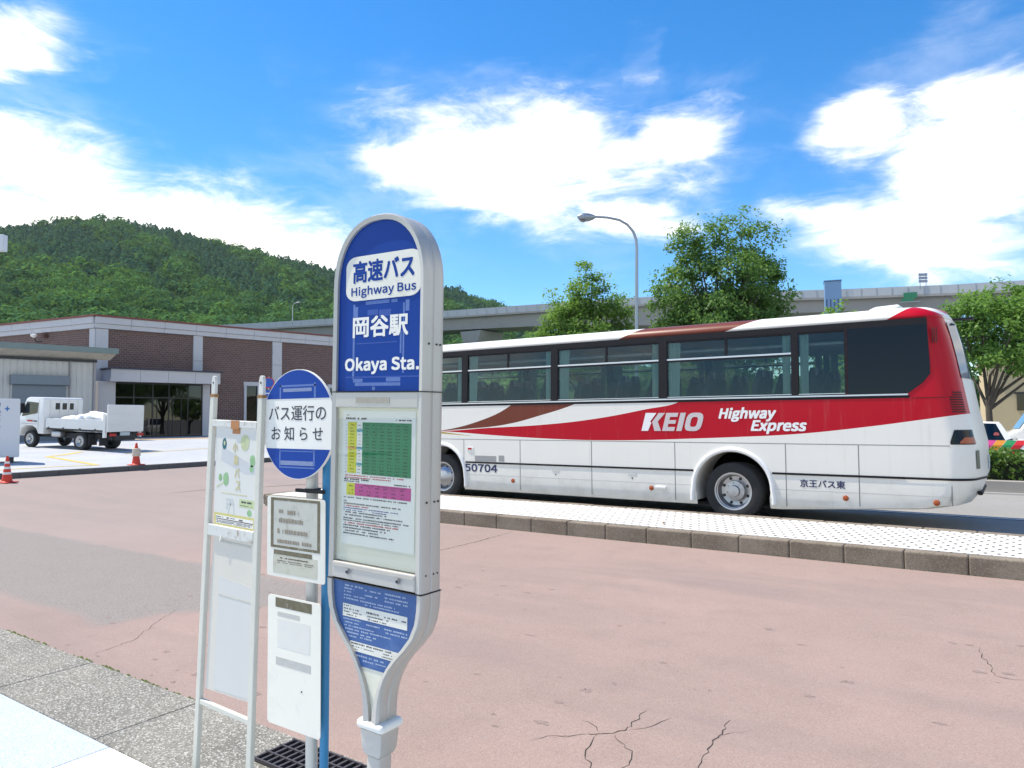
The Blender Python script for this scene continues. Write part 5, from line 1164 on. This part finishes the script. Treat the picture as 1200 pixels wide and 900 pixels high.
fi_ = [(cx_+hw-.022, z) for z in zs[::-1]]+arch_i+[(cx_-hw+.022, z) for z in zs]
frame_strip(fo_, fi_, 'head_frame')
for s in (-1, 1):
    frame_strip([(cx_+s*hw, 1.881), (cx_+s*hw, 1.5), (cx_+s*(hw+.003), 1.19)], [(cx_+s*(hw-.026), 1.881), (cx_+s*(hw-.026), 1.5), (cx_+s*(hw-.026), 1.19)], 'side_frame')
    frame_strip([(cx_+s*n[1], n[0]) for n in NECK], [(cx_+s*n[2], n[0]) for n in NECK], 'neck_frame')
# face panels
MB().xz([(cx_-hw+.021, 1.886)]+[(x, z) for x, z in [(cx_+hw-.021, 1.886)]]+head_outline(hw-.021, TOPZ-.021, .243), -.04, .04).build('head_panel', sblue, bs)
plate_pts = []
for qx, qz, a0 in ((.122, 2.348, 0), (-.152, 2.348, 90), (-.152, 2.262, 180), (.122, 2.262, 270)):
    for k in range(7): a = R(a0+15*k); plate_pts.append((qx+.052*math.cos(a), qz+.040*math.sin(a)))
np_ = MB().xz(plate_pts, -.0425, -.0402).build('name_plate', pdirty, bs)
text('高速バス', 'lettering', sblue, np_, -.165, .140, 2.290, 2.368, -.0430, thick=.0028)
text('Highway Bus', 'lettering', sblue, np_, -.174, .150, 2.232, 2.274, -.0430, thick=.0010)
text('岡谷駅', 'lettering', pwhite, bs, -.163, .113, 2.086, 2.160, -.0408, thick=.0028)
text('Okaya Sta.', 'lettering', pwhite, bs, -.202, .166, 1.950, 2.009, -.0408, thick=.0026)
# ghosts of old stickers on the head
for a in [(-.165, -.155, 1.93, 2.21), (.088, .096, 1.95, 2.20), (.075, .083, 2.02, 2.10), (-.10, .02, 2.205, 2.217), (.03, .06, 2.205, 2.216), (-.15, .08, 1.905, 1.917), (-.16, -.11, 1.918, 1.932), (.01, .08, 1.920, 1.936), (-.155, -.14, 2.16, 2.2), (.1, .118, 2.17, 2.21), (-.06, -.045, 1.889, 1.902)]:
    MB().box(a[0], a[1], -.0404, -.0401, a[2], a[3]).build('tape_residue', ghostw, bs)
for a in [(-.09, -.035, 2.165, 2.185), (-.03, .03, 2.158, 2.182), (-.15, .06, 2.06, 2.064), (-.2, .17, 1.935, 1.94)]:
    MB().box(a[0], a[1], -.04045, -.0401, a[2], a[3]).build('tape_residue', ghost, bs)
# middle: rail, timetable case, clamp bar
MB().box(cx_-hw+.024, cx_+hw-.024, -.052, .05, 1.826, 1.884).build('upper_rail', alu, bs, bevel=.004)
MB().box(-.13, .04, -.0535, -.0522, 1.842, 1.862).build('label_remains', mat('label_dirty', (.36, .33, .26), .85, var=.25, vs=80), bs)
MB().box(cx_-hw+.026, cx_+hw-.026, -.036, .036, 1.255, 1.826).build('timetable_case', creamp, bs)
MB().box(cx_-hw+.03, cx_+hw-.03, -.046, -.0445, 1.255, 1.826).build('cover_sheet', glass('case_glass', (.97, .98, .97), .6), bs)
cl = MB().xz([(cx_-hw+.024, 1.192), (cx_+hw-.024, 1.192), (cx_+hw-.024, 1.252), (cx_-hw+.024, 1.252)], -.055, .05).build('clamp_bar', alu, bs, bevel=.006)
MB().box(cx_-hw+.03, cx_+hw-.03, -.058, -.0552, 1.236, 1.241).build('bar_edge', alu, cl)
for x, z in ((-.152, 1.222), (.099, 1.222)):
    MB().lathe([(-.067, .003), (-.066, .009), (-.055, .0105)], 12, 'y', (x, 0, z)).build('screw', rimm, cl, smooth=True)
    MB().box(x-.001, x+.010, -.0675, -.0662, z-.004, z+.006).build('screw_slot', blackf, cl)
# paper timetable
pp = MB().box(-.212, .155, -.0375, -.0363, 1.318, 1.814).build('timetable_paper', mat('paper_white', (.78, .76, .69), .8, var=.03), bs)
yp = -.0379
def rect(x0, x1, z0, z1, m, name, par, y=None, d=.0003):
    y = yp if y is None else y
    return MB().box(x0, x1, y-d, y+.0002, z0, z1).build(name, m, par)
tgr = mat('timetable_green', (.02, .20, .075), .7, var=.15, vs=25); tye = mat('timetable_yellow', (.60, .58, .03), .7, var=.05); tpk = mat('timetable_pink', (.50, .06, .24), .7, var=.15, vs=25); tcy = mat('timetable_cyan', (.10, .34, .40), .7, var=0); tor = mat('timetable_orange', (.60, .30, .04), .7, var=0)
rect(-.108, .135, 1.580, 1.771, tgr, 'green_block', pp); rect(-.185, -.138, 1.582, 1.771, tye, 'yellow_column', pp)
for z in (1.736, 1.671, 1.612): rect(-.1375, -.1085, z, z+.009, tcy, 'cyan_cell', pp)
rect(-.184, -.139, 1.671, 1.680, tor, 'orange_cell', pp, y=yp-.0004)
rect(-.143, .137, 1.500, 1.545, tpk, 'pink_block', pp); rect(-.187, -.1432, 1.500, 1.545, tye, 'yellow_cell', pp)
def marks(name, m, par, y, rows, seed, w=(.003, .008), gap=.0015):
    """rows of illegibly small print: short dashes of uneven width"""
    r = random.Random(seed); mb = MB()
    for x0, x1, z, h in rows:
        x = x0
        while x < x1:
            ww = min(r.uniform(*w), x1-x)
            if r.random() < .86: mb.add([(x, y, z), (x+ww, y, z), (x+ww, y, z+h*r.uniform(.75, 1)), (x, y, z+h*r.uniform(.75, 1))], [(0, 1, 2, 3)])
            x += ww+gap*r.uniform(.5, 2.2)
    o = mb.build(name, m, par, fix=False); o['kind'] = 'stuff'; return o
rows = []
gi = mat('print_dark_green', (.008, .075, .03), .7, var=0); gp = mat('print_dark_pink', (.20, .02, .10), .7, var=0); gy = mat('print_dark_yellow', (.22, .20, .02), .7, var=0)
for k in range(16):
    z = 1.758-k*.0116
    for c in range(6): rows.append((-.095+c*.0385, -.073+c*.0385, z, .005))
marks('small_print', gi, pp, yp-.0006, rows, 1, (.002, .005), .001)
marks('small_print', gy, pp, yp-.0007, [(-.172, -.150, 1.758-k*.0116, .005) for k in range(16)]+[(-.174, -.152, z, .006) for z in (1.532, 1.517, 1.504)], 2, (.002, .005), .001)
marks('small_print', ink, pp, yp-.0006, [(-.130, -.115, 1.758-k*.0116, .003) for k in range(16)]+[(-.194, -.191, 1.758-k*.0116, .004) for k in range(16)], 3, (.0015, .003), .001)
marks('small_print', gp, pp, yp-.0006, [(-.12+c*.041, -.10+c*.041, z, .006) for z in (1.530, 1.516, 1.503) for c in range(6)]+[(-.1, .12, 1.538, .004)], 4, (.002, .006), .001)
marks('small_print', ink, pp, yp-.0006, [(-.195, -.085, 1.781, .008), (.06, .135, 1.779, .005), (-.19, -.178, 1.795, .004), (-.2, -.07, 1.556, .006), (-.2, -.12, 1.549, .004), (.05, .135, 1.549, .005), (-.2, .12, 1.489, .005), (-.2, -.185, 1.475, .004), (-.2, .09, 1.466, .005), (-.2, .02, 1.434, .005), (-.2, .10, 1.424, .005), (-.2, .13, 1.412, .005), (-.2, .08, 1.404, .004), (-.2, .04, 1.386, .005), (-.2, .02, 1.376, .005), (-.2, -.02, 1.366, .005), (-.2, .06, 1.356, .005)], 5)
marks('small_print', inkr, pp, yp-.0006, [(-.195, .11, 1.571, .004), (-.195, .04, 1.563, .004), (-.2, -.07, 1.458, .004), (-.2, .08, 1.395, .005)], 6)
marks('small_print', inkb, pp, yp-.0006, [(-.2, .09, 1.450, .004), (-.2, -.09, 1.442, .004), (-.05, .02, 1.442, .004)], 7)
# lower blue information panel in the neck
inn = [(cx_-n[2]-.002, n[0]) for n in NECK]; inr = [(cx_+n[2]+.002, n[0]) for n in NECK]
zc = .885
lowL = [p for p in inn if p[1] >= zc][:-1]+[(cx_-.064, zc)]; lowR = [p for p in inr if p[1] >= zc][:-1]+[(cx_+.064, zc)]
ip = MB().xz(lowL[:1]+lowL[1:]+lowR[::-1], -.038, .038).build('information_panel', sblue2, bs)
MB().xz([(cx_-.064, zc-.001)]+[p for p in inn if p[1] < zc-.01]+[p for p in inr if p[1] < zc-.01][::-1]+[(cx_+.064, zc-.001)], -.036, .036).build('neck_panel', creamp, bs)
rect(-.193, .130, 1.053, 1.099, pdirty, 'pasted_strip', ip, y=-.0386, d=.0006); rect(-.150, .088, .934, .968, pdirty, 'pasted_strip', ip, y=-.0386, d=.0006)
pwl = mat('print_pale_blue', (.38, .44, .56), .7, var=.2, vs=80)
marks('small_print', pwl, ip, -.0384, [(-.19, -.09, 1.163, .007), (-.19, -.13, 1.152, .006), (-.08, .01, 1.158, .006), (.02, .13, 1.160, .006), (-.19, -.15, 1.141, .005), (-.08, .0, 1.140, .006), (.02, .13, 1.146, .006), (.02, .13, 1.134, .006), (-.19, -.08, 1.128, .005), (-.19, .07, 1.116, .006), (-.08, .09, 1.106, .005), (-.19, -.1, 1.042, .005), (-.07, .0, 1.036, .006), (.02, .13, 1.036, .006), (-.19, -.11, 1.030, .005), (.02, .13, 1.024, .006), (-.19, -.03, 1.018, .005), (-.18, -.06, 1.006, .006), (-.05, .05, 1.008, .005), (-.17, -.02, .994, .006), (-.165, -.12, .982, .005), (-.1, -.04, .984, .006), (-.12, .02, .918, .006), (-.09, -.03, .904, .006), (-.02, .03, .906, .005)], 8)
marks('small_print', ink, ip, -.0394, [(-.188, -.15, 1.090, .005), (-.188, -.11, 1.079, .005), (-.07, .0, 1.079, .008), (.02, .125, 1.078, .006), (-.188, .04, 1.068, .005), (-.188, -.10, 1.058, .005), (-.06, .03, 1.057, .005), (-.146, .07, .959, .006), (-.146, -.09, .949, .004), (-.08, -.03, .948, .004), (.01, .06, .949, .004), (-.144, -.11, .939, .004), (.01, .07, .939, .004)], 9)
# collar, socket and post down to the gutter
MB().loft([[(x*1, y, z) for x, y in ((-.098, -.058), (.034, -.058), (.034, .058), (-.098, .058))] for z in (.672, .705)]).build('collar', pwhite, bs, bevel=.014, seg=3, smooth=True)
MB().loft([[(cx_+sx*w, sy*d, z) for sx, sy in ((-1, -1), (1, -1), (1, 1), (-1, 1))] for z, w, d in ((.671, .054, .048), (.60, .048, .044), (.575, .038, .038))]).build('socket', alu, bs, bevel=.008, smooth=True)
MB().loft([[(cx_+sx*.033, sy*.033, z) for sx, sy in ((-1, -1), (1, -1), (1, 1), (-1, 1))] for z in (0, .575)]).build('post', alu, bs, bevel=.01, smooth=True)
MB().box(cx_-.2, cx_+.2, -.16, .16, -.01, .05).build('foot', mat('foot_concrete', (.33, .32, .3), .9), bs, bevel=.02)
for z, x in ((1.5, 0), (2.05, 0), (1.25, 0)):
    for dy in (-.028, .012, .032): MB().lathe([(cx_+hw-.001, .004), (cx_+hw+.004, .0035)], 8, 'x', (0, dy, z)).build('rivet', blackf, bs)
for z in (1.8825, 1.1868): MB().box(cx_-hw-.004, cx_+hw+.004, -.0555, .0555, z-.0013, z+.0013).build('joint_gap', blackf, bs)
# ---------------------------------------------------------------- slim notice frame on two posts
wpaint = mat('white_paint_rusty', (.62, .595, .50), .5, var=.06, vs=5, dirt=.30, dirtcol=(.42, .38, .28), ds=7); rustm = mat('rust', (.30, .16, .06), .9, var=.3, vs=40)
chip = mat('chipped_white_paint', (.62, .61, .55), .6, var=.08, vs=20, dirt=.85, dirtcol=(.26, .16, .08), ds=16)
nf = thing('notice_frame', 'slim white steel notice frame with chipped rails on two posts', 'notice frame', (-3.447, 2.19, .012))
nf.rotation_euler = (0, R(2.0), 0)
def post(x0b, x0t, w, zt, name='post'):
    rings = []
    for z, wd in ((0, w), (1.86, w), (1.915, w*.96)):
        x = x0b+(x0t-x0b)*z/2; rings.append([(x, -.012, z), (x+wd, -.012, z), (x+wd, .012, z), (x, .012, z)])
    o = MB().loft(rings).build(name, wpaint, nf, bevel=.004)
    x = x0b+(x0t-x0b)*.98
    t_ = MB().loft([[(x+.001+wd0, -.008, z), (x+w-.001-wd0, -.008, z), (x+w-.001-wd0, .008, z), (x+.001+wd0, .008, z)] for z, wd0 in ((1.90, 0), (1.985, 0), (2.005, .006), (2.01, .014))]).build('post_tip', chip, o, bevel=.002)
    MB().lathe([(-.0095, .005), (-.0078, .005)], 10, 'y', (x+w*.5, 0, 1.975)).build('bolt_hole', blackf, o)
    MB().box(x-.001, x+w+.001, -.0132, .0132, 1.903, 1.917).build('rust_ring', rustm, o)
post(-.045, .014, .034, 2.0); post(.388, .396, .036, 2.0)
MB().box(.035, .395, -.0125, .0125, 1.755, 1.790).build('top_rail', chip, nf, bevel=.004)
MB().box(.025, .395, -.014, .012, 1.212, 1.268).build('middle_rail', chip, nf, bevel=.004)
MB().box(.0, .395, -.011, .011, .362, .388).build('bottom_rail', wpaint, nf, bevel=.004)
fp = MB().box(.062, .393, -.004, .0, 1.268, 1.756).build('poster', mat('poster_white', (.66, .64, .575), .6, var=.04, vs=4), nf)
lpn = MB().xz([(.030, .445), (.393, .462), (.393, 1.212), (.060, 1.212)], .0, .006).build('lower_panel', mat('acrylic_white', (.63, .58, .485), .35, var=.04, vs=3, dirt=.15, dirtcol=(.5, .5, .5), ds=5), nf)
lp2 = MB().xz([(.10, .46), (.385, .475), (.385, 1.0), (.115, 1.02)], -.0012, -.0002).build('inner_sheet', mat('sheet_bright', (.60, .58, .525), .5, var=.02), nf)
for a in ((.12, .36, 1.185, 1.195), (.12, .38, .925, .932)): MB().box(*a[:2], -.0022, -.0013, *a[2:]).build('tape_mark', mat('tape_beige', (.52, .50, .42), .8, var=.2, vs=40) if 'tape_beige' not in MT else MT['tape_beige'], lpn)
yq = -.0043
pcy = mat('poster_yellow', (.58, .52, .28), .7, var=.1, vs=20); pcl = mat('poster_lime', (.50, .53, .30), .7, var=.25, vs=25); pcg = mat('poster_green', (.27, .45, .22), .7, var=.35, vs=20); pgr = mat('poster_grey', (.54, .54, .53), .7, var=.1, vs=10); pck = mat('poster_pale_line', (.52, .54, .50), .7, var=0)
def blob(cx, cz, rx, rz, m, name, seed=0, y=yq):
    r = random.Random(seed); pts = [(cx+rx*math.cos(a)*(1+r.uniform(-.09, .09)), cz+rz*math.sin(a)*(1+r.uniform(-.09, .09))) for a in [2*math.pi*k/18 for k in range(18)]]
    return MB().xz(pts, y-.0003, y+.0002).build(name, m, fp)
MB().xz([(.115, 1.66), (.30, 1.60), (.392, 1.575), (.392, 1.535), (.30, 1.535), (.11, 1.59)], yq-.0001, yq+.0002).build('grey_shape', pgr, fp)
blob(.300, 1.685, .034, .040, pcl, 'round_flower', 1, yq-.0003); blob(.362, 1.600, .020, .030, pcg, 'leaf_shape', 2, yq-.0003); blob(.357, 1.563, .016, .018, pcg, 'leaf_shape', 3, yq-.0003)
blob(.155, 1.500, .022, .034, pcg, 'leaf_shape', 4, yq-.0003); blob(.108, 1.505, .014, .018, pcg, 'leaf_shape', 5, yq-.0003)
MB().xz([(.082, 1.452), (.135, 1.478), (.135, 1.484), (.082, 1.460)], yq-.0003, yq+.0001).build('stalk', pcl, fp)
blob(.135, 1.672, .017, .028, mat('badge_teal', (.02, .12, .14), .6, var=0), 'badge', 6, yq-.0003); blob(.136, 1.676, .007, .011, pcl, 'badge_centre', 7, yq-.0008)
MB().box(.196, .262, -.0138, -.0127, 1.748, 1.79).build('brown_tape', mat('brown_tape', (.42, .18, .06), .6, var=.1, vs=30), nf)
MB().box(.198, .260, yq-.0008, yq, 1.725, 1.7548).build('brown_tape', MT['brown_tape'], nf)
for k, ch in enumerate('小島バス'): text(ch, 'lettering', pcy, fp, .205+.01*k, .243+.01*k, 1.636-k*.062, 1.682-k*.062, yq-.0006, thick=.002)
MB().box(.12, .33, yq-.0003, yq, 1.428, 1.432).build('yellow_rule', pcy, fp)
for k in range(7): blob(.17+.02*(k % 3), 1.40-.02*(k//3), .010, .008, pck, 'pale_drawing', 30+k)
MB().xz([(.175, 1.33), (.18, 1.33), (.205, 1.39), (.2, 1.39)], yq-.0003, yq).build('pale_drawing', pck, fp); MB().xz([(.225, 1.325), (.23, 1.325), (.225, 1.39), (.22, 1.39)], yq-.0003, yq).build('pale_drawing', pck, fp)
MB().box(.268, .388, yq-.0002, yq, 1.372, 1.412).build('lime_box', mat('lime_box', (.50, .56, .30), .7, var=.05), fp)
marks('small_print', ink, fp, yq-.0005, [(.285, .365, 1.394, .010), (.275, .37, 1.380, .003)], 21, (.004, .010), .001)
blob(.350, 1.350, .018, .016, pcg, 'green_symbol', 40); 
MB().box(.066, .392, yq-.0002, yq, 1.270, 1.330).build('yellow_box', mat('poster_yellow_border', (.58, .52, .18), .7, var=.05), fp)
MB().box(.082, .380, yq-.0006, yq-.00025, 1.278, 1.318).build('white_box', pwhite, fp)
MB().box(.082, .380, yq-.0009, yq-.00065, 1.2985, 1.3025).build('dark_rule', mat('poster_brown', (.10, .06, .04), .7, var=0), fp)
marks('small_print', ink, fp, yq-.0009, [(.085, .15, 1.308, .005), (.17, .19, 1.307, .007), (.20, .24, 1.309, .004), (.27, .30, 1.305, .008), (.085, .375, 1.292, .003), (.085, .375, 1.287, .003), (.085, .36, 1.282, .003)], 22, (.003, .009), .001)
MB().xz([(.13, 1.195), (.14, 1.195), (.150, 1.225), (.142, 1.225)], -.016, -.0143).build('paint_peel', pwhite, nf)
# ---------------------------------------------------------------- round notice sign on a pair of poles
pc_ = thing('round_notice_sign', 'round blue and white notice sign on paired white and blue poles', 'notice sign', (-2.672, 2.2, .012))
pgrey = mat('pole_white', (.64, .605, .52), .35, .1, var=.05, vs=8, dirt=.2, dirtcol=(.4, .38, .33), ds=6); pblue = mat('pole_blue', (.03, .22, .42), .35, var=.12, vs=6)
MB().tube([(0, .05, 0), (-.006, .05, 1.9)], .027, 16).build('white_pole', pgrey, pc_, smooth=True)
MB().tube([(.066, .062, 0), (.084, .062, 1.85)], .020, 14).build('blue_pole', pblue, pc_, smooth=True)
MB().lathe([(1.452, .036), (1.470, .036)], 16, 'z', (0, .05, 0)).build('cable_tie', rubber, pc_); MB().box(-.08, .105, .015, .03, 1.452, 1.468).build('cable_tie', rubber, pc_)
ccx, ccz, cr_ = -.050, 1.763, .252
disc = MB().lathe([(.0, .2515), (.012, .2515)], 64, 'y', (ccx, 0, ccz)).build('disc', pwhite, pc_)
rblue = mat('disc_blue', (.009, .052, .285), .42, spec=.15, var=.05, vs=4)
def seg(z0, z1, upper):
    pts = []
    n = 30
    if upper:
        a0 = math.asin((z0-ccz)/.248); pts = [(ccx+.248*math.cos(a0+(math.pi-2*a0)*k/n), ccz+.248*math.sin(a0+(math.pi-2*a0)*k/n)) for k in range(n+1)]
    else:
        a0 = math.asin((ccz-z0)/.248); pts = [(ccx-.248*math.cos(a0+(math.pi-2*a0)*k/n), ccz-.248*math.sin(a0+(math.pi-2*a0)*k/n)) for k in range(n+1)]
    return MB().xz(pts, -.0012, -.0001).build('blue_segment', rblue, disc)
seg(1.880, 0, True); seg(1.650, 0, False)
bt_ = [(-2.921, -2.523, 1.800-.012, 1.862-.012), (-2.901, -2.545, 1.697-.012, 1.766-.012)]
text('バス運行の', 'lettering', ink, disc, -2.925+2.672, -2.528+2.672, 1.779, 1.848, -.0008, thick=.0006)
text('お 知 ら せ', 'lettering', ink, disc, -2.905+2.672, -2.548+2.672, 1.688, 1.752, -.0008, thick=.0006)
for a in [(-.175, -.165, 1.882, 1.945), (.065, .077, 1.882, 1.95), (-.175, .078, 1.935, 1.944), (-.175, -.166, 1.57, 1.648), (.062, .072, 1.575, 1.648), (-.175, .07, 1.562, 1.568), (-.175, .07, 1.637, 1.641)]:
    MB().box(a[0], a[1], -.0016, -.00125, a[2], a[3]).build('tape_residue', ghostw, disc)
for a in [(-.15, .05, 1.912, 1.928), (-.165, .06, 1.575, 1.595)]: MB().box(a[0], a[1], -.0016, -.00125, a[2], a[3]).build('tape_residue', mat('tape_grey', (.20, .25, .40), .8, var=.3, vs=60, dirt=.6, dirtcol=(.1, .17, .4), ds=40) if 'tape_grey' not in MT else MT['tape_grey'], disc)
def rplate(x0, x1, z0, z1, r_, y0, y1, m, name, par):
    pts = []
    for qx, qz, a0 in ((x1-r_, z1-r_, 0), (x0+r_, z1-r_, 90), (x0+r_, z0+r_, 180), (x1-r_, z0+r_, 270)):
        for k in range(5): a = R(a0+22.5*k); pts.append((qx+r_*math.cos(a), qz+r_*math.sin(a)))
    return MB().xz(pts, y0, y1).build(name, m, par)
grime = mat('grimy_paper', (.50, .49, .42), .9, var=.15, vs=12, dirt=.75, dirtcol=(.20, .17, .10), ds=8)
grime2 = mat('grimy_paper_low', (.52, .50, .40), .9, var=.12, vs=14, dirt=.6, dirtcol=(.26, .22, .13), ds=12)
gedge = mat('black_grime', (.15, .13, .08), .95, var=.4, vs=50, dirt=.7, dirtcol=(.40, .38, .30), ds=30)
pA = rplate(-.245, .155, 1.063, 1.430, .014, -.012, -.009, pdirty, 'upper_plate', pc_)
rect(-.218, .122, 1.195, 1.424, grime, 'weathered_paper', pA, y=-.0124)
for a in ((-.218, -.198, 1.195, 1.424), (.105, .122, 1.195, 1.424), (-.2, .105, 1.412, 1.424), (-.2, .105, 1.195, 1.207), (-.195, .07, 1.165, 1.185)): rect(*a, gedge, 'grime_edge', pA, y=-.0129)
rect(-.20, .105, 1.08, 1.165, grime2, 'weathered_paper', pA, y=-.0124)
fad = mat('faded_print', (.27, .23, .17), .95, var=.4, vs=60)
marks('faded_print', fad, pA, -.0134, [(-.16, -.13, 1.355, .018), (-.10, -.02, 1.35, .022), (-.16, .01, 1.312, .022), (-.17, .04, 1.262, .022), (-.17, .07, 1.218, .018)], 31, (.006, .02), .002)
marks('faded_print', mat('brown_print', (.13, .10, .07), .9, var=0), pA, -.0132, [(-.15, .05, 1.148, .006), (-.17, .08, 1.136, .004), (-.17, .08, 1.128, .003)], 32, (.004, .014), .001)
pB = rplate(-.235, .128, .393, .977, .018, -.012, -.009, mat('plate_white', (.80, .75, .63), .4, var=.04, vs=5, dirt=.25, dirtcol=(.45, .44, .40), ds=7), 'lower_plate', pc_)
rect(-.18, .07, .925, .968, gedge, 'grime_edge', pB, y=-.0124); rect(-.165, -.01, .885, .905, mat('scrape_grey', (.50, .48, .43), .8, var=.2, vs=40), 'scraped_patch', pB, y=-.0124)
rect(-.175, .065, .665, .70, MT['scrape_grey'], 'scraped_patch', pB, y=-.0124); rect(-.165, .06, .745, .875, mat('pale_patch', (.70, .67, .59), .6, var=.06, vs=15), 'pale_patch', pB, y=-.0124)
MB().lathe([(-.0135, .004), (-.012, .004)], 10, 'y', (.005, 0, .575)).build('bolt_hole', blackf, pB)
for z in (1.25, .70): MB().box(-.06, .06, -.0085, .02, z-.012, z+.012).build('plate_bracket', galv, pc_)
MB().box(-.05, .05, .012, .03, 1.74, 1.78).build('disc_bracket', galv, pc_)
# ---------------------------------------------------------------- light summer haze in the valley air
hz = MB().box(-900, 420, -60, 860, -3, 235).build('haze', None, None)
hm = bpy.data.materials.new('valley_haze'); hm.use_nodes = True; hnt = hm.node_tree; hnt.nodes.clear()
pv = N(hnt, 'ShaderNodeVolumePrincipled'); pv.inputs['Color'].default_value = (.80, .88, 1, 1); pv.inputs['Density'].default_value = .00008; pv.inputs['Anisotropy'].default_value = .2
ho = N(hnt, 'ShaderNodeOutputMaterial'); hnt.links.new(pv.outputs[0], ho.inputs['Volume'])
hz.data.materials.append(hm); tag(hz, 'thin pale haze filling the valley air', 'haze', kind='stuff')
